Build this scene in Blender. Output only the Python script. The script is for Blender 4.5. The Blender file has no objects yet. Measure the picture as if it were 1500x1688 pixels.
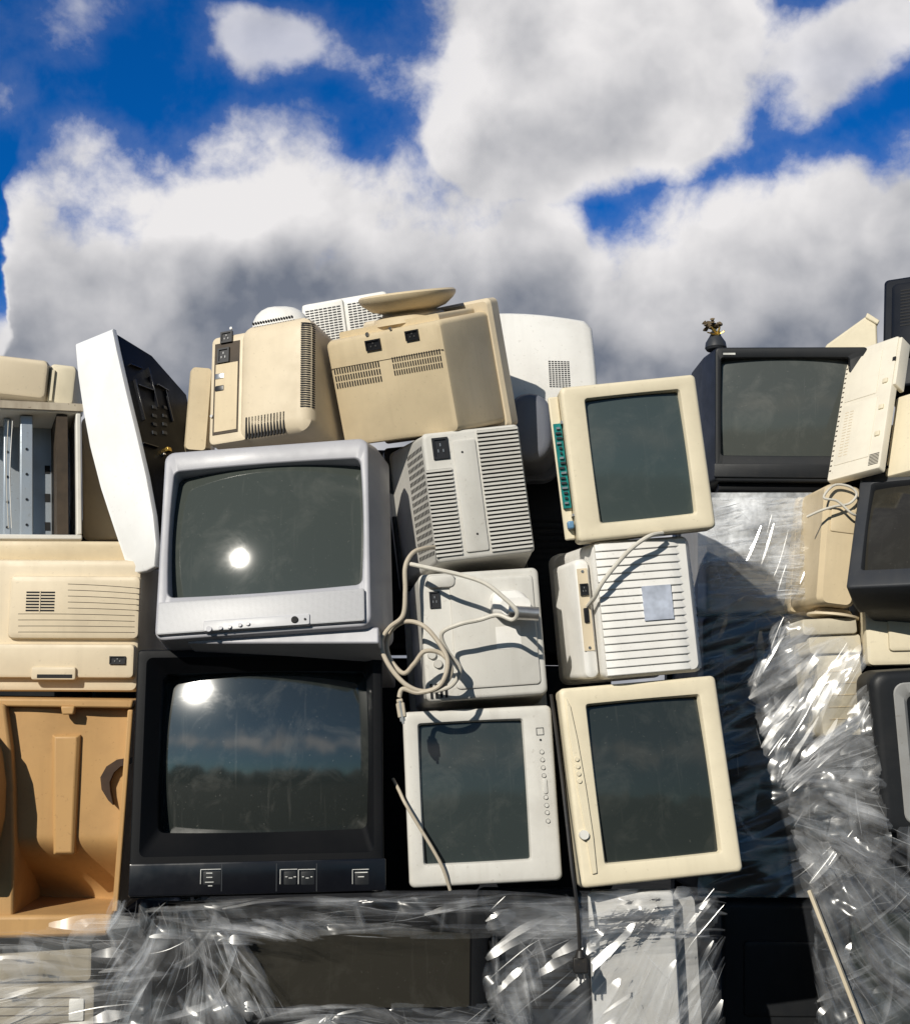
import bpy, bmesh, math, random
import numpy as np
from mathutils import Vector, Matrix, noise
from mathutils.bvhtree import BVHTree
random.seed(7)
S = bpy.context.scene
COL = S.collection
PI = math.pi
rad = math.radians
# ------------------------------------------------------------------ camera
FPX, IW, IH, TH = 2167.0, 1500.0, 1688.0, rad(10.6)
CAM = Vector((0, -2.6, 1.6))
FWD = Vector((0, math.cos(TH), math.sin(TH))); UPV = Vector((0, -math.sin(TH), math.cos(TH)))
def ray(px, py):
    return FWD + Vector((1, 0, 0))*((px-IW/2)/FPX) + UPV*((IH/2-py)/FPX)
def at(px, py, Y):
    d = ray(px, py); return CAM + d*((Y-CAM.y)/d.y)
cd = bpy.data.cameras.new('camera'); cam = bpy.data.objects.new('camera', cd); COL.objects.link(cam)
cam.location = CAM; cam.rotation_euler = (PI/2+TH, 0, 0)
cd.sensor_fit = 'HORIZONTAL'; cd.sensor_width = 36; cd.lens = 36*FPX/IW; cd.clip_end = 3000; cd.clip_start = .05
S.camera = cam
# ------------------------------------------------------------------ pose of a box face from its photographed corners
class Fit:
    def __init__(s, c, Y, yaw=0, tilt=0, roll=0, sy=5, st=4, sr=60):
        c = [Vector(p) for p in c]
        ctr = sum(c, Vector((0, 0)))/4
        P = at(ctr.x, ctr.y, Y); sc = (Y-CAM.y)/FPX
        w = ((c[1]-c[0]).length+(c[2]-c[3]).length)/2*sc; h = ((c[3]-c[0]).length+(c[2]-c[1]).length)/2*sc
        p = np.array([rad(yaw), rad(tilt), rad(roll), P.x, P.z, w, h])
        pri = np.array([rad(yaw), rad(tilt), rad(roll)]); sg = np.array([rad(sy), rad(st), rad(sr)])
        def mat(p):
            return (Matrix.Rotation(p[0], 3, 'Z') @ Matrix.Rotation(p[1], 3, 'X') @ Matrix.Rotation(p[2], 3, 'Y'))
        def res(p):
            R = mat(p); o = []
            for k, (sx, sz) in enumerate(((-.5, .5), (.5, .5), (.5, -.5), (-.5, -.5))):
                q = R @ Vector((sx*p[5], 0, sz*p[6])) + Vector((p[3], Y, p[4])) - CAM
                z = q.dot(FWD)
                o += [(IW/2+FPX*q.x/z-c[k].x)/3, (IH/2-FPX*q.dot(UPV)/z-c[k].y)/3]
            return np.array(o+list((p[:3]-pri)/sg))
        lam = 1e-3; r = res(p)
        for _ in range(40):
            J = np.zeros((len(r), 7))
            for i in range(7):
                q = p.copy(); q[i] += 1e-5; J[:, i] = (res(q)-r)/1e-5
            A = J.T@J; dp = np.linalg.solve(A+lam*np.diag(np.diag(A)+1e-9), -J.T@r)
            r2 = res(p+dp)
            if r2@r2 < r@r: p = p+dp; r = r2; lam *= .4
            else: lam *= 5
        s.w, s.h = float(p[5]), float(p[6])
        R = mat(p)
        o = R @ Vector((0, 0, -s.h/2)) + Vector((p[3], Y, p[4]))
        s.M = Matrix.Translation(o) @ R.to_4x4(); s.I = s.M.inverted()
        s.x0, s.x1, s.z0, s.z1 = -s.w/2, s.w/2, 0, s.h
    def lray(s, px, py): return s.I @ CAM, (s.I.to_3x3() @ ray(px, py)).normalized()
    def loc(s, px, py, y=0):
        o, d = s.lray(px, py); t = (y-o.y)/d.y
        q = o+d*t; return q.x, q.z
    def R4(s, a, b, c, d, y=0):
        a, b, c, d = [s.loc(p[0], p[1], y) for p in (a, b, c, d)]
        return ((a[0]+d[0])/2, (b[0]+c[0])/2, (c[1]+d[1])/2, (a[1]+b[1])/2)
# ------------------------------------------------------------------ mesh builder
def rr(x0, x1, z0, z1, r, n=5, m=6, bow=0):
    r = max(min(r, (x1-x0)/2-1e-4, (z1-z0)/2-1e-4), 1e-4)
    cs = [(x1-r, z0+r, -90), (x1-r, z1-r, 0), (x0+r, z1-r, 90), (x0+r, z0+r, 180)]
    pts = []
    for k, (cx, cz, a) in enumerate(cs):
        arc = [(cx+r*math.cos(rad(a+90*i/n)), cz+r*math.sin(rad(a+90*i/n))) for i in range(n+1)]
        pts += arc
        nx = cs[(k+1) % 4]; e = (nx[0]+r*math.cos(rad(nx[2])), nx[1]+r*math.sin(rad(nx[2])))
        for i in range(1, m):
            t = i/m; pts.append((arc[-1][0]*(1-t)+e[0]*t, arc[-1][1]*(1-t)+e[1]*t))
    if bow:
        cx, cz, hw, hh = (x0+x1)/2, (z0+z1)/2, (x1-x0)/2, (z1-z0)/2
        o = []
        for x, z in pts:
            u, v = (x-cx)/hw, (z-cz)/hh
            o.append((cx+hw*u*(1+bow*(1-v*v)), cz+hh*v*(1+bow*(1-u*u))))
        pts = o
    return pts
def ins(q, i): return (q[0]+i, q[1]-i, q[2]+i, q[3]-i)
class MB:
    def __init__(s): s.v = []; s.f = []; s.a = {}
    def add(s, vs, fs, a=None):
        b = len(s.v); s.v += [tuple(v) for v in vs]; s.f += [tuple(i+b for i in f) for f in fs]
        if a:
            for i, x in enumerate(a): s.a[b+i] = x
    def box(s, x0, x1, y0, y1, z0, z1, M=None):
        vs = [Vector((x, y, z)) for x in (x0, x1) for y in (y0, y1) for z in (z0, z1)]
        if M: vs = [M @ v for v in vs]
        s.add(vs, [(0, 1, 3, 2), (4, 6, 7, 5), (0, 4, 5, 1), (2, 3, 7, 6), (0, 2, 6, 4), (1, 5, 7, 3)]); return s
    def prism(s, poly, y0, y1):
        n = len(poly)
        s.add([(x, y0, z) for x, z in poly]+[(x, y1, z) for x, z in poly],
              [tuple(range(n)), tuple(range(2*n-1, n-1, -1))]+[(i, (i+1) % n, n+(i+1) % n, n+i) for i in range(n)]); return s
    def loft(s, secs, cap0=False, cap1=False):
        n = len(secs[0][0]); vs = []; fs = []
        for pts, y in secs: vs += [(x, y, z) for x, z in pts]
        for k in range(len(secs)-1):
            for i in range(n):
                j = (i+1) % n; fs.append((k*n+i, k*n+j, (k+1)*n+j, (k+1)*n+i))
        if cap0: fs.append(tuple(range(n)))
        if cap1: fs.append(tuple(range((len(secs)-1)*n, len(secs)*n)))
        s.add(vs, fs); return s
    def rbox(s, q, y0, y1, r=.008, fil=.004):
        s.loft([(rr(*ins(q, fil), r, 4, 2), y0), (rr(*ins(q, fil*.3), r, 4, 2), y0+fil*.3), (rr(*q, r, 4, 2), y0+fil), (rr(*q, r, 4, 2), y1)], True, True); return s
    def cyl(s, c, ax, r, h, n=16, r2=None):
        ax = Vector(ax).normalized(); c = Vector(c); u = ax.orthogonal().normalized(); w = ax.cross(u)
        r2 = r if r2 is None else r2
        vs = [c+(u*math.cos(2*PI*i/n)+w*math.sin(2*PI*i/n))*r for i in range(n)]+[c+ax*h+(u*math.cos(2*PI*i/n)+w*math.sin(2*PI*i/n))*r2 for i in range(n)]
        s.add(vs, [tuple(range(n)), tuple(range(2*n-1, n-1, -1))]+[(i, (i+1) % n, n+(i+1) % n, n+i) for i in range(n)]); return s
    def lathe(s, c, ax, prof, n=40):
        ax = Vector(ax).normalized(); c = Vector(c); u = ax.orthogonal().normalized(); w = ax.cross(u); vs = []; fs = []
        for r, h in prof: vs += [c+ax*h+(u*math.cos(2*PI*i/n)+w*math.sin(2*PI*i/n))*r for i in range(n)]
        for k in range(len(prof)-1):
            for i in range(n):
                j = (i+1) % n; fs.append((k*n+i, k*n+j, (k+1)*n+j, (k+1)*n+i))
        fs += [tuple(range(n)), tuple(range((len(prof)-1)*n, len(prof)*n))]
        s.add(vs, fs); return s
    def tube(s, pts, r, n=8, rn=0):
        pts = [Vector(p) for p in pts]; vs = []; fs = []
        u = None
        for i, p in enumerate(pts):
            t = (pts[min(i+1, len(pts)-1)]-pts[max(i-1, 0)]).normalized()
            u = t.orthogonal().normalized() if u is None else (u-t*u.dot(t)).normalized()
            w = t.cross(u)
            rk = r*(1+rn*noise.noise(p*60))
            for k in range(n):
                a = 2*PI*k/n; vs.append(p+(u*math.cos(a)+w*math.sin(a))*rk)
        for i in range(len(pts)-1):
            for k in range(n):
                j = (k+1) % n; fs.append((i*n+k, i*n+j, (i+1)*n+j, (i+1)*n+k))
        fs += [tuple(range(n)), tuple(range((len(pts)-1)*n, len(pts)*n))]
        s.add(vs, fs); return s
    def grid(s, fn, nu, nv, keep=None, dens=None):
        vs = [fn(i/nu, j/nv) for j in range(nv+1) for i in range(nu+1)]
        fs = [(j*(nu+1)+i, j*(nu+1)+i+1, (j+1)*(nu+1)+i+1, (j+1)*(nu+1)+i) for j in range(nv) for i in range(nu) if keep is None or keep((i+.5)/nu, (j+.5)/nv)]
        s.add(vs, fs, [dens(i/nu, j/nv) for j in range(nv+1) for i in range(nu+1)] if dens else None); return s
    def slats(s, q, n, y0, y1, fill=.5, vert=False, louver=0):
        x0, x1, z0, z1 = q
        for i in range(n):
            if vert:
                st = (x1-x0)/n; a = x0+st*(i+.5-fill/2); s.box(a, a+st*fill, y0, y1, z0, z1)
            else:
                st = (z1-z0)/n; a = z0+st*(i+.5-fill/2); b = a+st*fill
                s.box(x0, x1, y0, y1, a, b)
        return s
    def holes(s, q, nx, nz, y0, y1, fx=.6, fz=.5):
        x0, x1, z0, z1 = q; sx = (x1-x0)/nx; sz = (z1-z0)/nz
        for i in range(nx):
            for j in range(nz):
                s.box(x0+sx*(i+.5-fx/2), x0+sx*(i+.5+fx/2), y0, y1, z0+sz*(j+.5-fz/2), z0+sz*(j+.5+fz/2))
        return s
    def build(s, name, mat, parent=None, ang=35, bevel=0, world=False, label=None):
        vs = s.v
        base = None
        if world:
            a = np.array([tuple(v) for v in vs]); base = Vector((a[:, 0].mean(), a[:, 1].mean(), a[:, 2].min()))
            vs = [tuple(Vector(v)-base) for v in vs]
        me = bpy.data.meshes.new(name); me.from_pydata(vs, [], s.f); me.update()
        if s.a:
            at_ = me.attributes.new('fold', 'FLOAT', 'POINT')
            at_.data.foreach_set('value', [s.a.get(i, 0.0) for i in range(len(vs))])
        bm = bmesh.new(); bm.from_mesh(me); bmesh.ops.recalc_face_normals(bm, faces=bm.faces)
        if world: bmesh.ops.delete(bm, geom=[v for v in bm.verts if not v.link_faces], context='VERTS')
        bm.to_mesh(me); bm.free()
        me.polygons.foreach_set('use_smooth', [True]*len(me.polygons))
        me.set_sharp_from_angle(angle=rad(ang))
        me.materials.append(mat)
        o = bpy.data.objects.new(name, me); COL.objects.link(o)
        if parent: o.parent = parent
        if base: o.location = base
        if bevel:
            md = o.modifiers.new('bevel', 'BEVEL'); md.width = bevel; md.segments = 2; md.limit_method = 'ANGLE'; md.angle_limit = rad(40)
        if label: o['label'] = label
        return o
def tag(o, label, cat, group=None, kind=None):
    if label: o['label'] = label
    if cat: o['category'] = cat
    if group: o['group'] = group
    if kind: o['kind'] = kind
    return o
def thing(name, label, cat, f, group=None):
    o = bpy.data.objects.new(name, None); COL.objects.link(o); o.matrix_world = f.M; o.empty_display_size = .05
    return tag(o, label, cat, group)
def spline(pts, k=10):
    pts = [Vector(p) for p in pts]; o = []
    P = [pts[0]]+pts+[pts[-1]]
    for i in range(1, len(P)-2):
        a, b, c, d = P[i-1:i+3]
        for t in range(k):
            t /= k; o.append(.5*((2*b)+(c-a)*t+(2*a-5*b+4*c-d)*t*t+(3*b-a-3*c+d)*t**3))
    o.append(pts[-1]); return o
# ------------------------------------------------------------------ materials
def newmat(name):
    m = bpy.data.materials.new(name); m.use_nodes = True; nt = m.node_tree
    return m, nt, nt.nodes, nt.links, nt.nodes['Principled BSDF']
def nz(N, L, vec, scale, detail=4, rough=.55, dist=0):
    n = N.new('ShaderNodeTexNoise'); n.inputs['Scale'].default_value = scale; n.inputs['Detail'].default_value = detail
    n.inputs['Roughness'].default_value = rough; n.inputs['Distortion'].default_value = dist
    if vec: L.new(vec, n.inputs['Vector'])
    return n.outputs['Fac']
def mrange(N, L, v, a, b, c=0, d=1, smooth=False):
    n = N.new('ShaderNodeMapRange'); n.inputs[1].default_value = a; n.inputs[2].default_value = b; n.inputs[3].default_value = c; n.inputs[4].default_value = d
    if smooth: n.interpolation_type = 'SMOOTHSTEP'
    L.new(v, n.inputs[0]); return n.outputs[0]
def math_(N, L, op, a, b=None, clamp=False):
    n = N.new('ShaderNodeMath'); n.operation = op; n.use_clamp = clamp
    for i, x in enumerate((a, b)):
        if x is None: continue
        if isinstance(x, (int, float)): n.inputs[i].default_value = x
        else: L.new(x, n.inputs[i])
    return n.outputs[0]
def mixc(N, L, fac, a, b, mode='MIX'):
    n = N.new('ShaderNodeMix'); n.data_type = 'RGBA'; n.blend_type = mode
    for i, x in ((0, fac), (6, a), (7, b)):
        if isinstance(x, (int, float)): n.inputs[i].default_value = x
        elif isinstance(x, tuple): n.inputs[i].default_value = (*x, 1)[:4]
        else: L.new(x, n.inputs[i])
    return n.outputs[2]
def mapping(N, L, vec, sc=(1, 1, 1), rot=(0, 0, 0)):
    n = N.new('ShaderNodeMapping'); n.inputs['Scale'].default_value = sc; n.inputs['Rotation'].default_value = rot; L.new(vec, n.inputs[0]); return n.outputs[0]
def plastic(name, col, rough=.5, dirt=.3, dirtcol=(.13, .095, .055), grain=.12, metal=0, spec=.4):
    m, nt, N, L, b = newmat(name)
    g = N.new('ShaderNodeTexCoord').outputs['Object']
    oi = N.new('ShaderNodeObjectInfo').outputs['Random']
    ad = N.new('ShaderNodeVectorMath'); ad.operation = 'ADD'; L.new(g, ad.inputs[0])
    cx = N.new('ShaderNodeCombineXYZ'); r10 = math_(N, L, 'MULTIPLY', oi, 17.0)
    for i in range(3): L.new(r10, cx.inputs[i])
    L.new(cx.outputs[0], ad.inputs[1]); v = ad.outputs[0]
    bn = nz(N, L, v, 7, 4, .64)
    big = mrange(N, L, bn, .46, .82)
    streak = mrange(N, L, nz(N, L, mapping(N, L, v, (34, 34, 3)), 1, 3, .6), .5, .85)
    speck = mrange(N, L, nz(N, L, v, 120, 1, .7), .67, .75)
    f = math_(N, L, 'MAXIMUM', math_(N, L, 'MULTIPLY', big, dirt), math_(N, L, 'MULTIPLY', streak, dirt*.8))
    f = math_(N, L, 'MAXIMUM', f, math_(N, L, 'MULTIPLY', speck, dirt*.9))
    var = mrange(N, L, bn, .3, .7, 1.04, .95)
    hsv = N.new('ShaderNodeHueSaturation'); hsv.inputs['Color'].default_value = (*col, 1); L.new(var, hsv.inputs['Value'])
    c = mixc(N, L, f, hsv.outputs[0], dirtcol)
    L.new(c, b.inputs['Base Color'])
    L.new(mrange(N, L, bn, .3, .75, rough-.08, rough+.16), b.inputs['Roughness'])
    b.inputs['Metallic'].default_value = metal; b.inputs['Specular IOR Level'].default_value = spec
    if grain:
        bp = N.new('ShaderNodeBump'); bp.inputs['Strength'].default_value = grain; bp.inputs['Distance'].default_value = .001
        L.new(nz(N, L, v, 700, 1), bp.inputs['Height']); L.new(bp.outputs[0], b.inputs['Normal'])
    return m
def flat(name, col, rough=.6, metal=0):
    m, nt, N, L, b = newmat(name)
    v = N.new('ShaderNodeTexCoord').outputs['Object']
    k = mrange(N, L, nz(N, L, v, 40, 2), .3, .7, .75, 1.2)
    h = N.new('ShaderNodeHueSaturation'); h.inputs['Color'].default_value = (*col, 1); L.new(k, h.inputs['Value']); L.new(h.outputs[0], b.inputs['Base Color'])
    b.inputs['Roughness'].default_value = rough; b.inputs['Metallic'].default_value = metal
    return m
def glass(name, col, rough=.06, dust=.25, spec=.5, ior=1.5):
    m, nt, N, L, b = newmat(name)
    v = N.new('ShaderNodeTexCoord').outputs['Object']
    sm = mrange(N, L, nz(N, L, v, 9, 5, .7, .6), .5, .8)
    sp = mrange(N, L, nz(N, L, v, 160, 1, .6), .71, .79)
    st = mrange(N, L, nz(N, L, mapping(N, L, v, (90, 10, 6), (0, .3, 0)), 1, 3), .62, .85)
    f = math_(N, L, 'MULTIPLY', math_(N, L, 'MAXIMUM', math_(N, L, 'MAXIMUM', math_(N, L, 'MULTIPLY', sm, .45), math_(N, L, 'MULTIPLY', sp, .4)), math_(N, L, 'MULTIPLY', st, .3)), dust)
    L.new(mixc(N, L, f, col, (.36, .35, .31)), b.inputs['Base Color'])
    L.new(mrange(N, L, sm, 0, 1.2, rough, rough+.05), b.inputs['Roughness'])
    b.inputs['Specular IOR Level'].default_value = spec; b.inputs['IOR'].default_value = ior
    return m
def perforated(name, col):
    m, nt, N, L, b = newmat(name)
    v = N.new('ShaderNodeTexCoord').outputs['Object']
    vo = N.new('ShaderNodeTexVoronoi'); vo.inputs['Scale'].default_value = 420; vo.inputs['Randomness'].default_value = .05; L.new(v, vo.inputs['Vector'])
    k = mrange(N, L, vo.outputs['Distance'], .25, .42)
    L.new(mixc(N, L, k, (col[0]*.45, col[1]*.45, col[2]*.45), col), b.inputs['Base Color'])
    b.inputs['Roughness'].default_value = .45
    return m
def filmmat(name, dense=.01, tint=(.92, .93, .95), gloss=.035, grough=.2, haze=.035, k=.85):
    # thin clear film: almost nothing where it lies flat, milky in folds, with soft highlights put into that white
    m, nt, N, L, b = newmat(name)
    out = N['Material Output']
    v = N.new('ShaderNodeTexCoord').outputs['Object']
    fo = N.new('ShaderNodeAttribute'); fo.attribute_name = 'fold'
    n3 = nz(N, L, v, 11, 3, .6)
    fine = mrange(N, L, nz(N, L, v, 60, 2, .6), .3, .7, .6, 1.2)
    patch = mrange(N, L, nz(N, L, v, 6, 2, .5), .36, .62, .25, 1.15)
    hz = mrange(N, L, n3, .45, .72, 0, haze)
    fold = math_(N, L, 'MULTIPLY', math_(N, L, 'MULTIPLY', math_(N, L, 'MULTIPLY', fo.outputs['Fac'], fine), patch), k)
    fac = math_(N, L, 'ADD', math_(N, L, 'ADD', fold, hz), dense, True)
    tr = N.new('ShaderNodeBsdfTransparent')
    b.inputs['Base Color'].default_value = (*tint, 1); b.inputs['Roughness'].default_value = .27; b.inputs['Specular IOR Level'].default_value = .7
    gl = N.new('ShaderNodeBsdfGlossy'); gl.inputs['Roughness'].default_value = grough
    m1 = N.new('ShaderNodeMixShader'); m1.inputs[0].default_value = gloss; L.new(tr.outputs[0], m1.inputs[1]); L.new(gl.outputs[0], m1.inputs[2])
    m2 = N.new('ShaderNodeMixShader'); L.new(fac, m2.inputs[0]); L.new(m1.outputs[0], m2.inputs[1]); L.new(b.outputs[0], m2.inputs[2])
    L.new(m2.outputs[0], out.inputs['Surface'])
    return m
BEIGE = plastic('beige plastic', (.66, .56, .405), .5, .16)
BEIGE2 = plastic('yellowed beige plastic', (.605, .495, .325), .5, .18)
CREAM = plastic('cream plastic', (.69, .615, .455), .5, .16)
CREAMW = plastic('pale cream plastic', (.72, .665, .55), .5, .14)
CREAMD = plastic('grimy cream plastic', (.32, .285, .22), .55, .4)
CREAMM = plastic('weathered cream plastic', (.54, .49, .38), .55, .3)
TAN = plastic('tan plastic', (.48, .285, .115), .55, .28, (.14, .065, .025))
TAND = flat('shadowed tan recess', (.04, .018, .007), .7)
WHITE = plastic('white plastic', (.76, .745, .71), .45, .16)
WHITEC = plastic('clean white plastic', (.80, .80, .79), .42, .09)
OFFW = plastic('off white plastic', (.70, .685, .64), .5, .16)
GREYW = plastic('grey white plastic', (.57, .555, .515), .5, .22)
GREYL = plastic('light grey plastic', (.46, .455, .44), .5, .3)
GREYM = plastic('mid grey plastic', (.30, .30, .295), .5, .3)
SILVER = plastic('silver paint', (.36, .36, .39), .42, .1, spec=.5)
SILVER2 = plastic('bright silver paint', (.50, .50, .515), .38, .1, spec=.55)
SHADEB = plastic('shade toned blue grey plastic', (.13, .14, .17), .5, .2)  # bluish shade on a pale shell, put into its base colour
BLACK = plastic('black plastic', (.0045, .005, .0062), .45, .03, (.06, .05, .045), spec=.12)
BLACKG = plastic('glossy black plastic', (.005, .0055, .008), .2, .02, (.07, .06, .05), grain=0, spec=.45)
BLUEB = plastic('blue black plastic', (.008, .010, .015), .4, .05, (.07, .06, .05), spec=.2)
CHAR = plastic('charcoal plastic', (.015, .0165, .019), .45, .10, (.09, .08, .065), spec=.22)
DGREY = plastic('dark grey plastic', (.032, .035, .041), .45, .14, (.12, .11, .09), spec=.25)
STEEL = plastic('zinc steel', (.42, .47, .52), .4, .35, (.2, .17, .13), metal=.5)
HOLE = flat('dark opening', (.008, .008, .009), .8)
SOCK = flat('black socket plastic', (.012, .012, .014), .4)
BROWN = flat('brown edge', (.05, .035, .022), .7)
GL_G = glass('grey green glass', (.050, .058, .052), .075, .25)
GL_M = glass('dusty grey glass', (.064, .070, .064), .10, .35)
GL_D = glass('dark glass', (.024, .030, .029), .06, .2)
GL_R = glass('mirror dark glass', (.020, .024, .0225), .085, .4, .9, 1.8)
GL_B = glass('blue grey glass', (.05, .066, .066), .09, .22)
GL_I = glass('slate glass', (.033, .042, .042), .08, .25)
GL_W = glass('brown tinted glass', (.028, .026, .021), .08, .14)
PERF = perforated('perforated speaker panel', (.47, .47, .485))
TEAL = flat('teal circuit board', (.0, .17, .16), .4)
BLUE = flat('blue plastic', (.12, .25, .4), .4)
LABELM = flat('grey blue paper label', (.45, .49, .58), .6)
MARK = flat('pale printed mark', (.55, .55, .52), .6)
CABLE = plastic('grey beige cable', (.48, .42, .33), .5, .3, grain=0)
CABLEW = plastic('pale cable', (.58, .55, .48), .5, .3, grain=0)
BCABLE = plastic('black cable', (.012, .012, .013), .45, .2, grain=0)
GOLD = flat('gold trim', (.6, .4, .1), .3, .9)
METAL = flat('bare metal', (.6, .58, .55), .3, .9)
WOOD = plastic('pale wood', (.55, .48, .36), .7, .4)
FILM = filmmat('clear stretch film')
FILMV = filmmat('draped stretch film', .02, gloss=.045, haze=.07)
FILML = filmmat('loose stretch film', .035, gloss=.04, haze=.10)
FILMD = filmmat('dense stretch film', .0, (.90, .925, .96), .10, .2, .03, 1.0)
FILMM = filmmat('layered stretch film', .04, gloss=.025, haze=.06)
# ------------------------------------------------------------------ common devices
def crt_front(root, f, scr, d, bd, mbez, mrear, mscr, ro=.02, ri=.012, fil=.008, rec=.006, Rr=.9, bow=.012, op=None, taper=.62, mar=.006, flare=(0, 0, 0, 0)):
    q = (f.x0, f.x1, f.z0, f.z1)
    qb = (q[0]-flare[0], q[1]+flare[1], q[2]-flare[2], q[3]+flare[3])
    qm = tuple(a+(b-a)*.55 for a, b in zip(q, qb))
    hw, hh = (scr[1]-scr[0])/2, (scr[3]-scr[2])/2; cx, cz = (scr[0]+scr[1])/2, (scr[2]+scr[3])/2
    sag = (hw*hw+hh*hh)/(2*Rr)
    secs = [(rr(*ins(qb, .003), ro), bd), (rr(*qb, ro), bd*.8), (rr(*qm, ro), max(fil*2.5, bd*.3)), (rr(*q, ro), fil), (rr(*ins(q, fil*.12), ro), fil*.5), (rr(*ins(q, fil*.45), ro), fil*.13), (rr(*ins(q, fil), ro), 0)]
    if op: secs += [(rr(*op, ri), 0), (rr(*ins(op, .003), ri), .003), (rr(*ins(scr, -.001), ri, bow=bow), rec), (rr(*scr, ri, bow=bow), rec+sag+.014)]
    else: secs += [(rr(*ins(scr, -mar), ri+.004, bow=bow), 0), (rr(*ins(scr, -mar*.5), ri+.002, bow=bow), .001), (rr(*scr, ri, bow=bow), rec), (rr(*scr, ri, bow=bow), rec+sag+.014)]
    bz = MB().loft(secs).build('bezel', mbez, root)
    a = qb; t = taper
    cxq, czq = 0, f.h/2
    bx = lambda k, dz=0: (cxq+(a[0]-cxq)*k, cxq+(a[1]-cxq)*k, czq+(a[2]-czq)*k+dz, czq+(a[3]-czq)*k+dz)
    MB().loft([(rr(*ins(qb, .008), ro), bd-.006), (rr(*ins(qb, .014), ro), bd+.03), (rr(*bx((1+t)/2), ro), bd+(d-bd)*.55), (rr(*bx(t), ro), d-.015), (rr(*ins(bx(t), .015), ro), d)], False, True).build('rear_housing', mrear, root)
    def pt(u, v):
        u = (2*u-1)*1.015; v = (2*v-1)*1.015
        return (cx+hw*u*(1+bow*(1-v*v)), rec+sag*((u*hw)**2+(v*hh)**2)/(hw*hw+hh*hh), cz+hh*v*(1+bow*(1-u*u)))
    MB().grid(pt, 28, 22).build('screen', mscr, root)
    return bz
def crt_rear(root, f, d, fl, mat, mbez=None, fil=.012, ro=.016, bz=.012, bd=.05):
    q = (f.x0, f.x1, f.z0, f.z1); l, r, b, t = fl
    e = (q[0]-l, q[1]+r, q[2]-b, q[3]+t)
    MB().loft([(rr(*ins(q, fil), ro), 0), (rr(*ins(q, fil*.45), ro), fil*.13), (rr(*ins(q, fil*.12), ro), fil*.5), (rr(*q, ro), fil), (rr(*q, ro), fil*3), (rr(*e, ro+.005), d-bd+.004)], True, True).build('rear_housing', mat, root)
    g = ins(e, -bz)
    MB().loft([(rr(*ins(g, .004), ro), d-bd), (rr(*g, ro), d-bd+.004), (rr(*g, ro), d-.006), (rr(*ins(g, .006), ro), d)], True, True).build('bezel', mbez or mat, root)
def socket(root, q, y=0, m=SOCK, name='power_socket'):
    x0, x1, z0, z1 = q; t = min(x1-x0, z1-z0)*.14
    mb = MB().box(x0, x1, y-.004, y+.002, z0, z0+t).box(x0, x1, y-.004, y+.002, z1-t, z1).box(x0, x0+t, y-.004, y+.002, z0+t, z1-t).box(x1-t, x1, y-.004, y+.002, z0+t, z1-t)
    mb.box(x0+t, x1-t, y-.0012, y+.001, z0+t, z1-t)
    o = mb.build(name, m, root)
    w, h = x1-x0, z1-z0; cx, cz = (x0+x1)/2, (z0+z1)/2
    for dx, dz in ((-.16, -.12), (.16, -.12), (0, .16)):
        MB().box(cx+dx*w-w*.03, cx+dx*w+w*.03, y-.003, y-.001, cz+dz*h-h*.07, cz+dz*h+h*.07).build('contact_pin', METAL, o)
    return o
def vent(root, q, n, mrib, y=0, vert=False, fill=.5, proud=.004, louver=0, name='vent'):
    o = MB().slats(q, n, y-proud, y+.001, fill, vert, louver).build(name, mrib, root, ang=20)
    MB().box(q[0]+.001, q[1]-.001, y-.0012, y+.0005, q[2]+.001, q[3]-.001).build('vent_opening', HOLE, o)
    return o
def slotset(root, q, n, y=0, vert=False, fill=.4, name='vent_slots', proud=.001):
    return MB().slats(q, n, y-proud, y+.004, fill, vert).build(name, HOLE, root)
def sq(f, cx, cy, w, h, y=0):
    return f.R4((cx-w/2, cy-h/2), (cx+w/2, cy-h/2), (cx+w/2, cy+h/2), (cx-w/2, cy+h/2), y)
def button(root, f, px, py, rpx, mat, h=.004, name='button', y=0):
    x, z = f.loc(px, py, y); return MB().cyl((x, y+.001, z), (0, -1, 0), rpx*.00122, h+.001, 18, rpx*.0011).build(name, mat, root)
def stick(root, f, obj, px, py, w, h, th, mat, name, sink=.003, spin=0):
    # a small block seated on the surface of a part, where the photograph shows it
    me = obj.data; bv = BVHTree.FromPolygons([v.co for v in me.vertices], [tuple(p.vertices) for p in me.polygons])
    o, d = f.lray(px, py); hit, n, i, ds = bv.ray_cast(o, d)
    if hit is None: return None
    if n.dot(d) > 0: n = -n
    zl = (Vector((0, 0, 1))-n*n.z).normalized(); xl = zl.cross(n)
    M = Matrix(((xl.x, n.x, zl.x, hit.x), (xl.y, n.y, zl.y, hit.y), (xl.z, n.z, zl.z, hit.z), (0, 0, 0, 1))) @ Matrix.Rotation(spin, 4, 'Y')
    return MB().box(-w/2, w/2, -sink, th, -h/2, h/2, M).build(name, mat, root, bevel=min(w, h, th)*.15)
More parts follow.
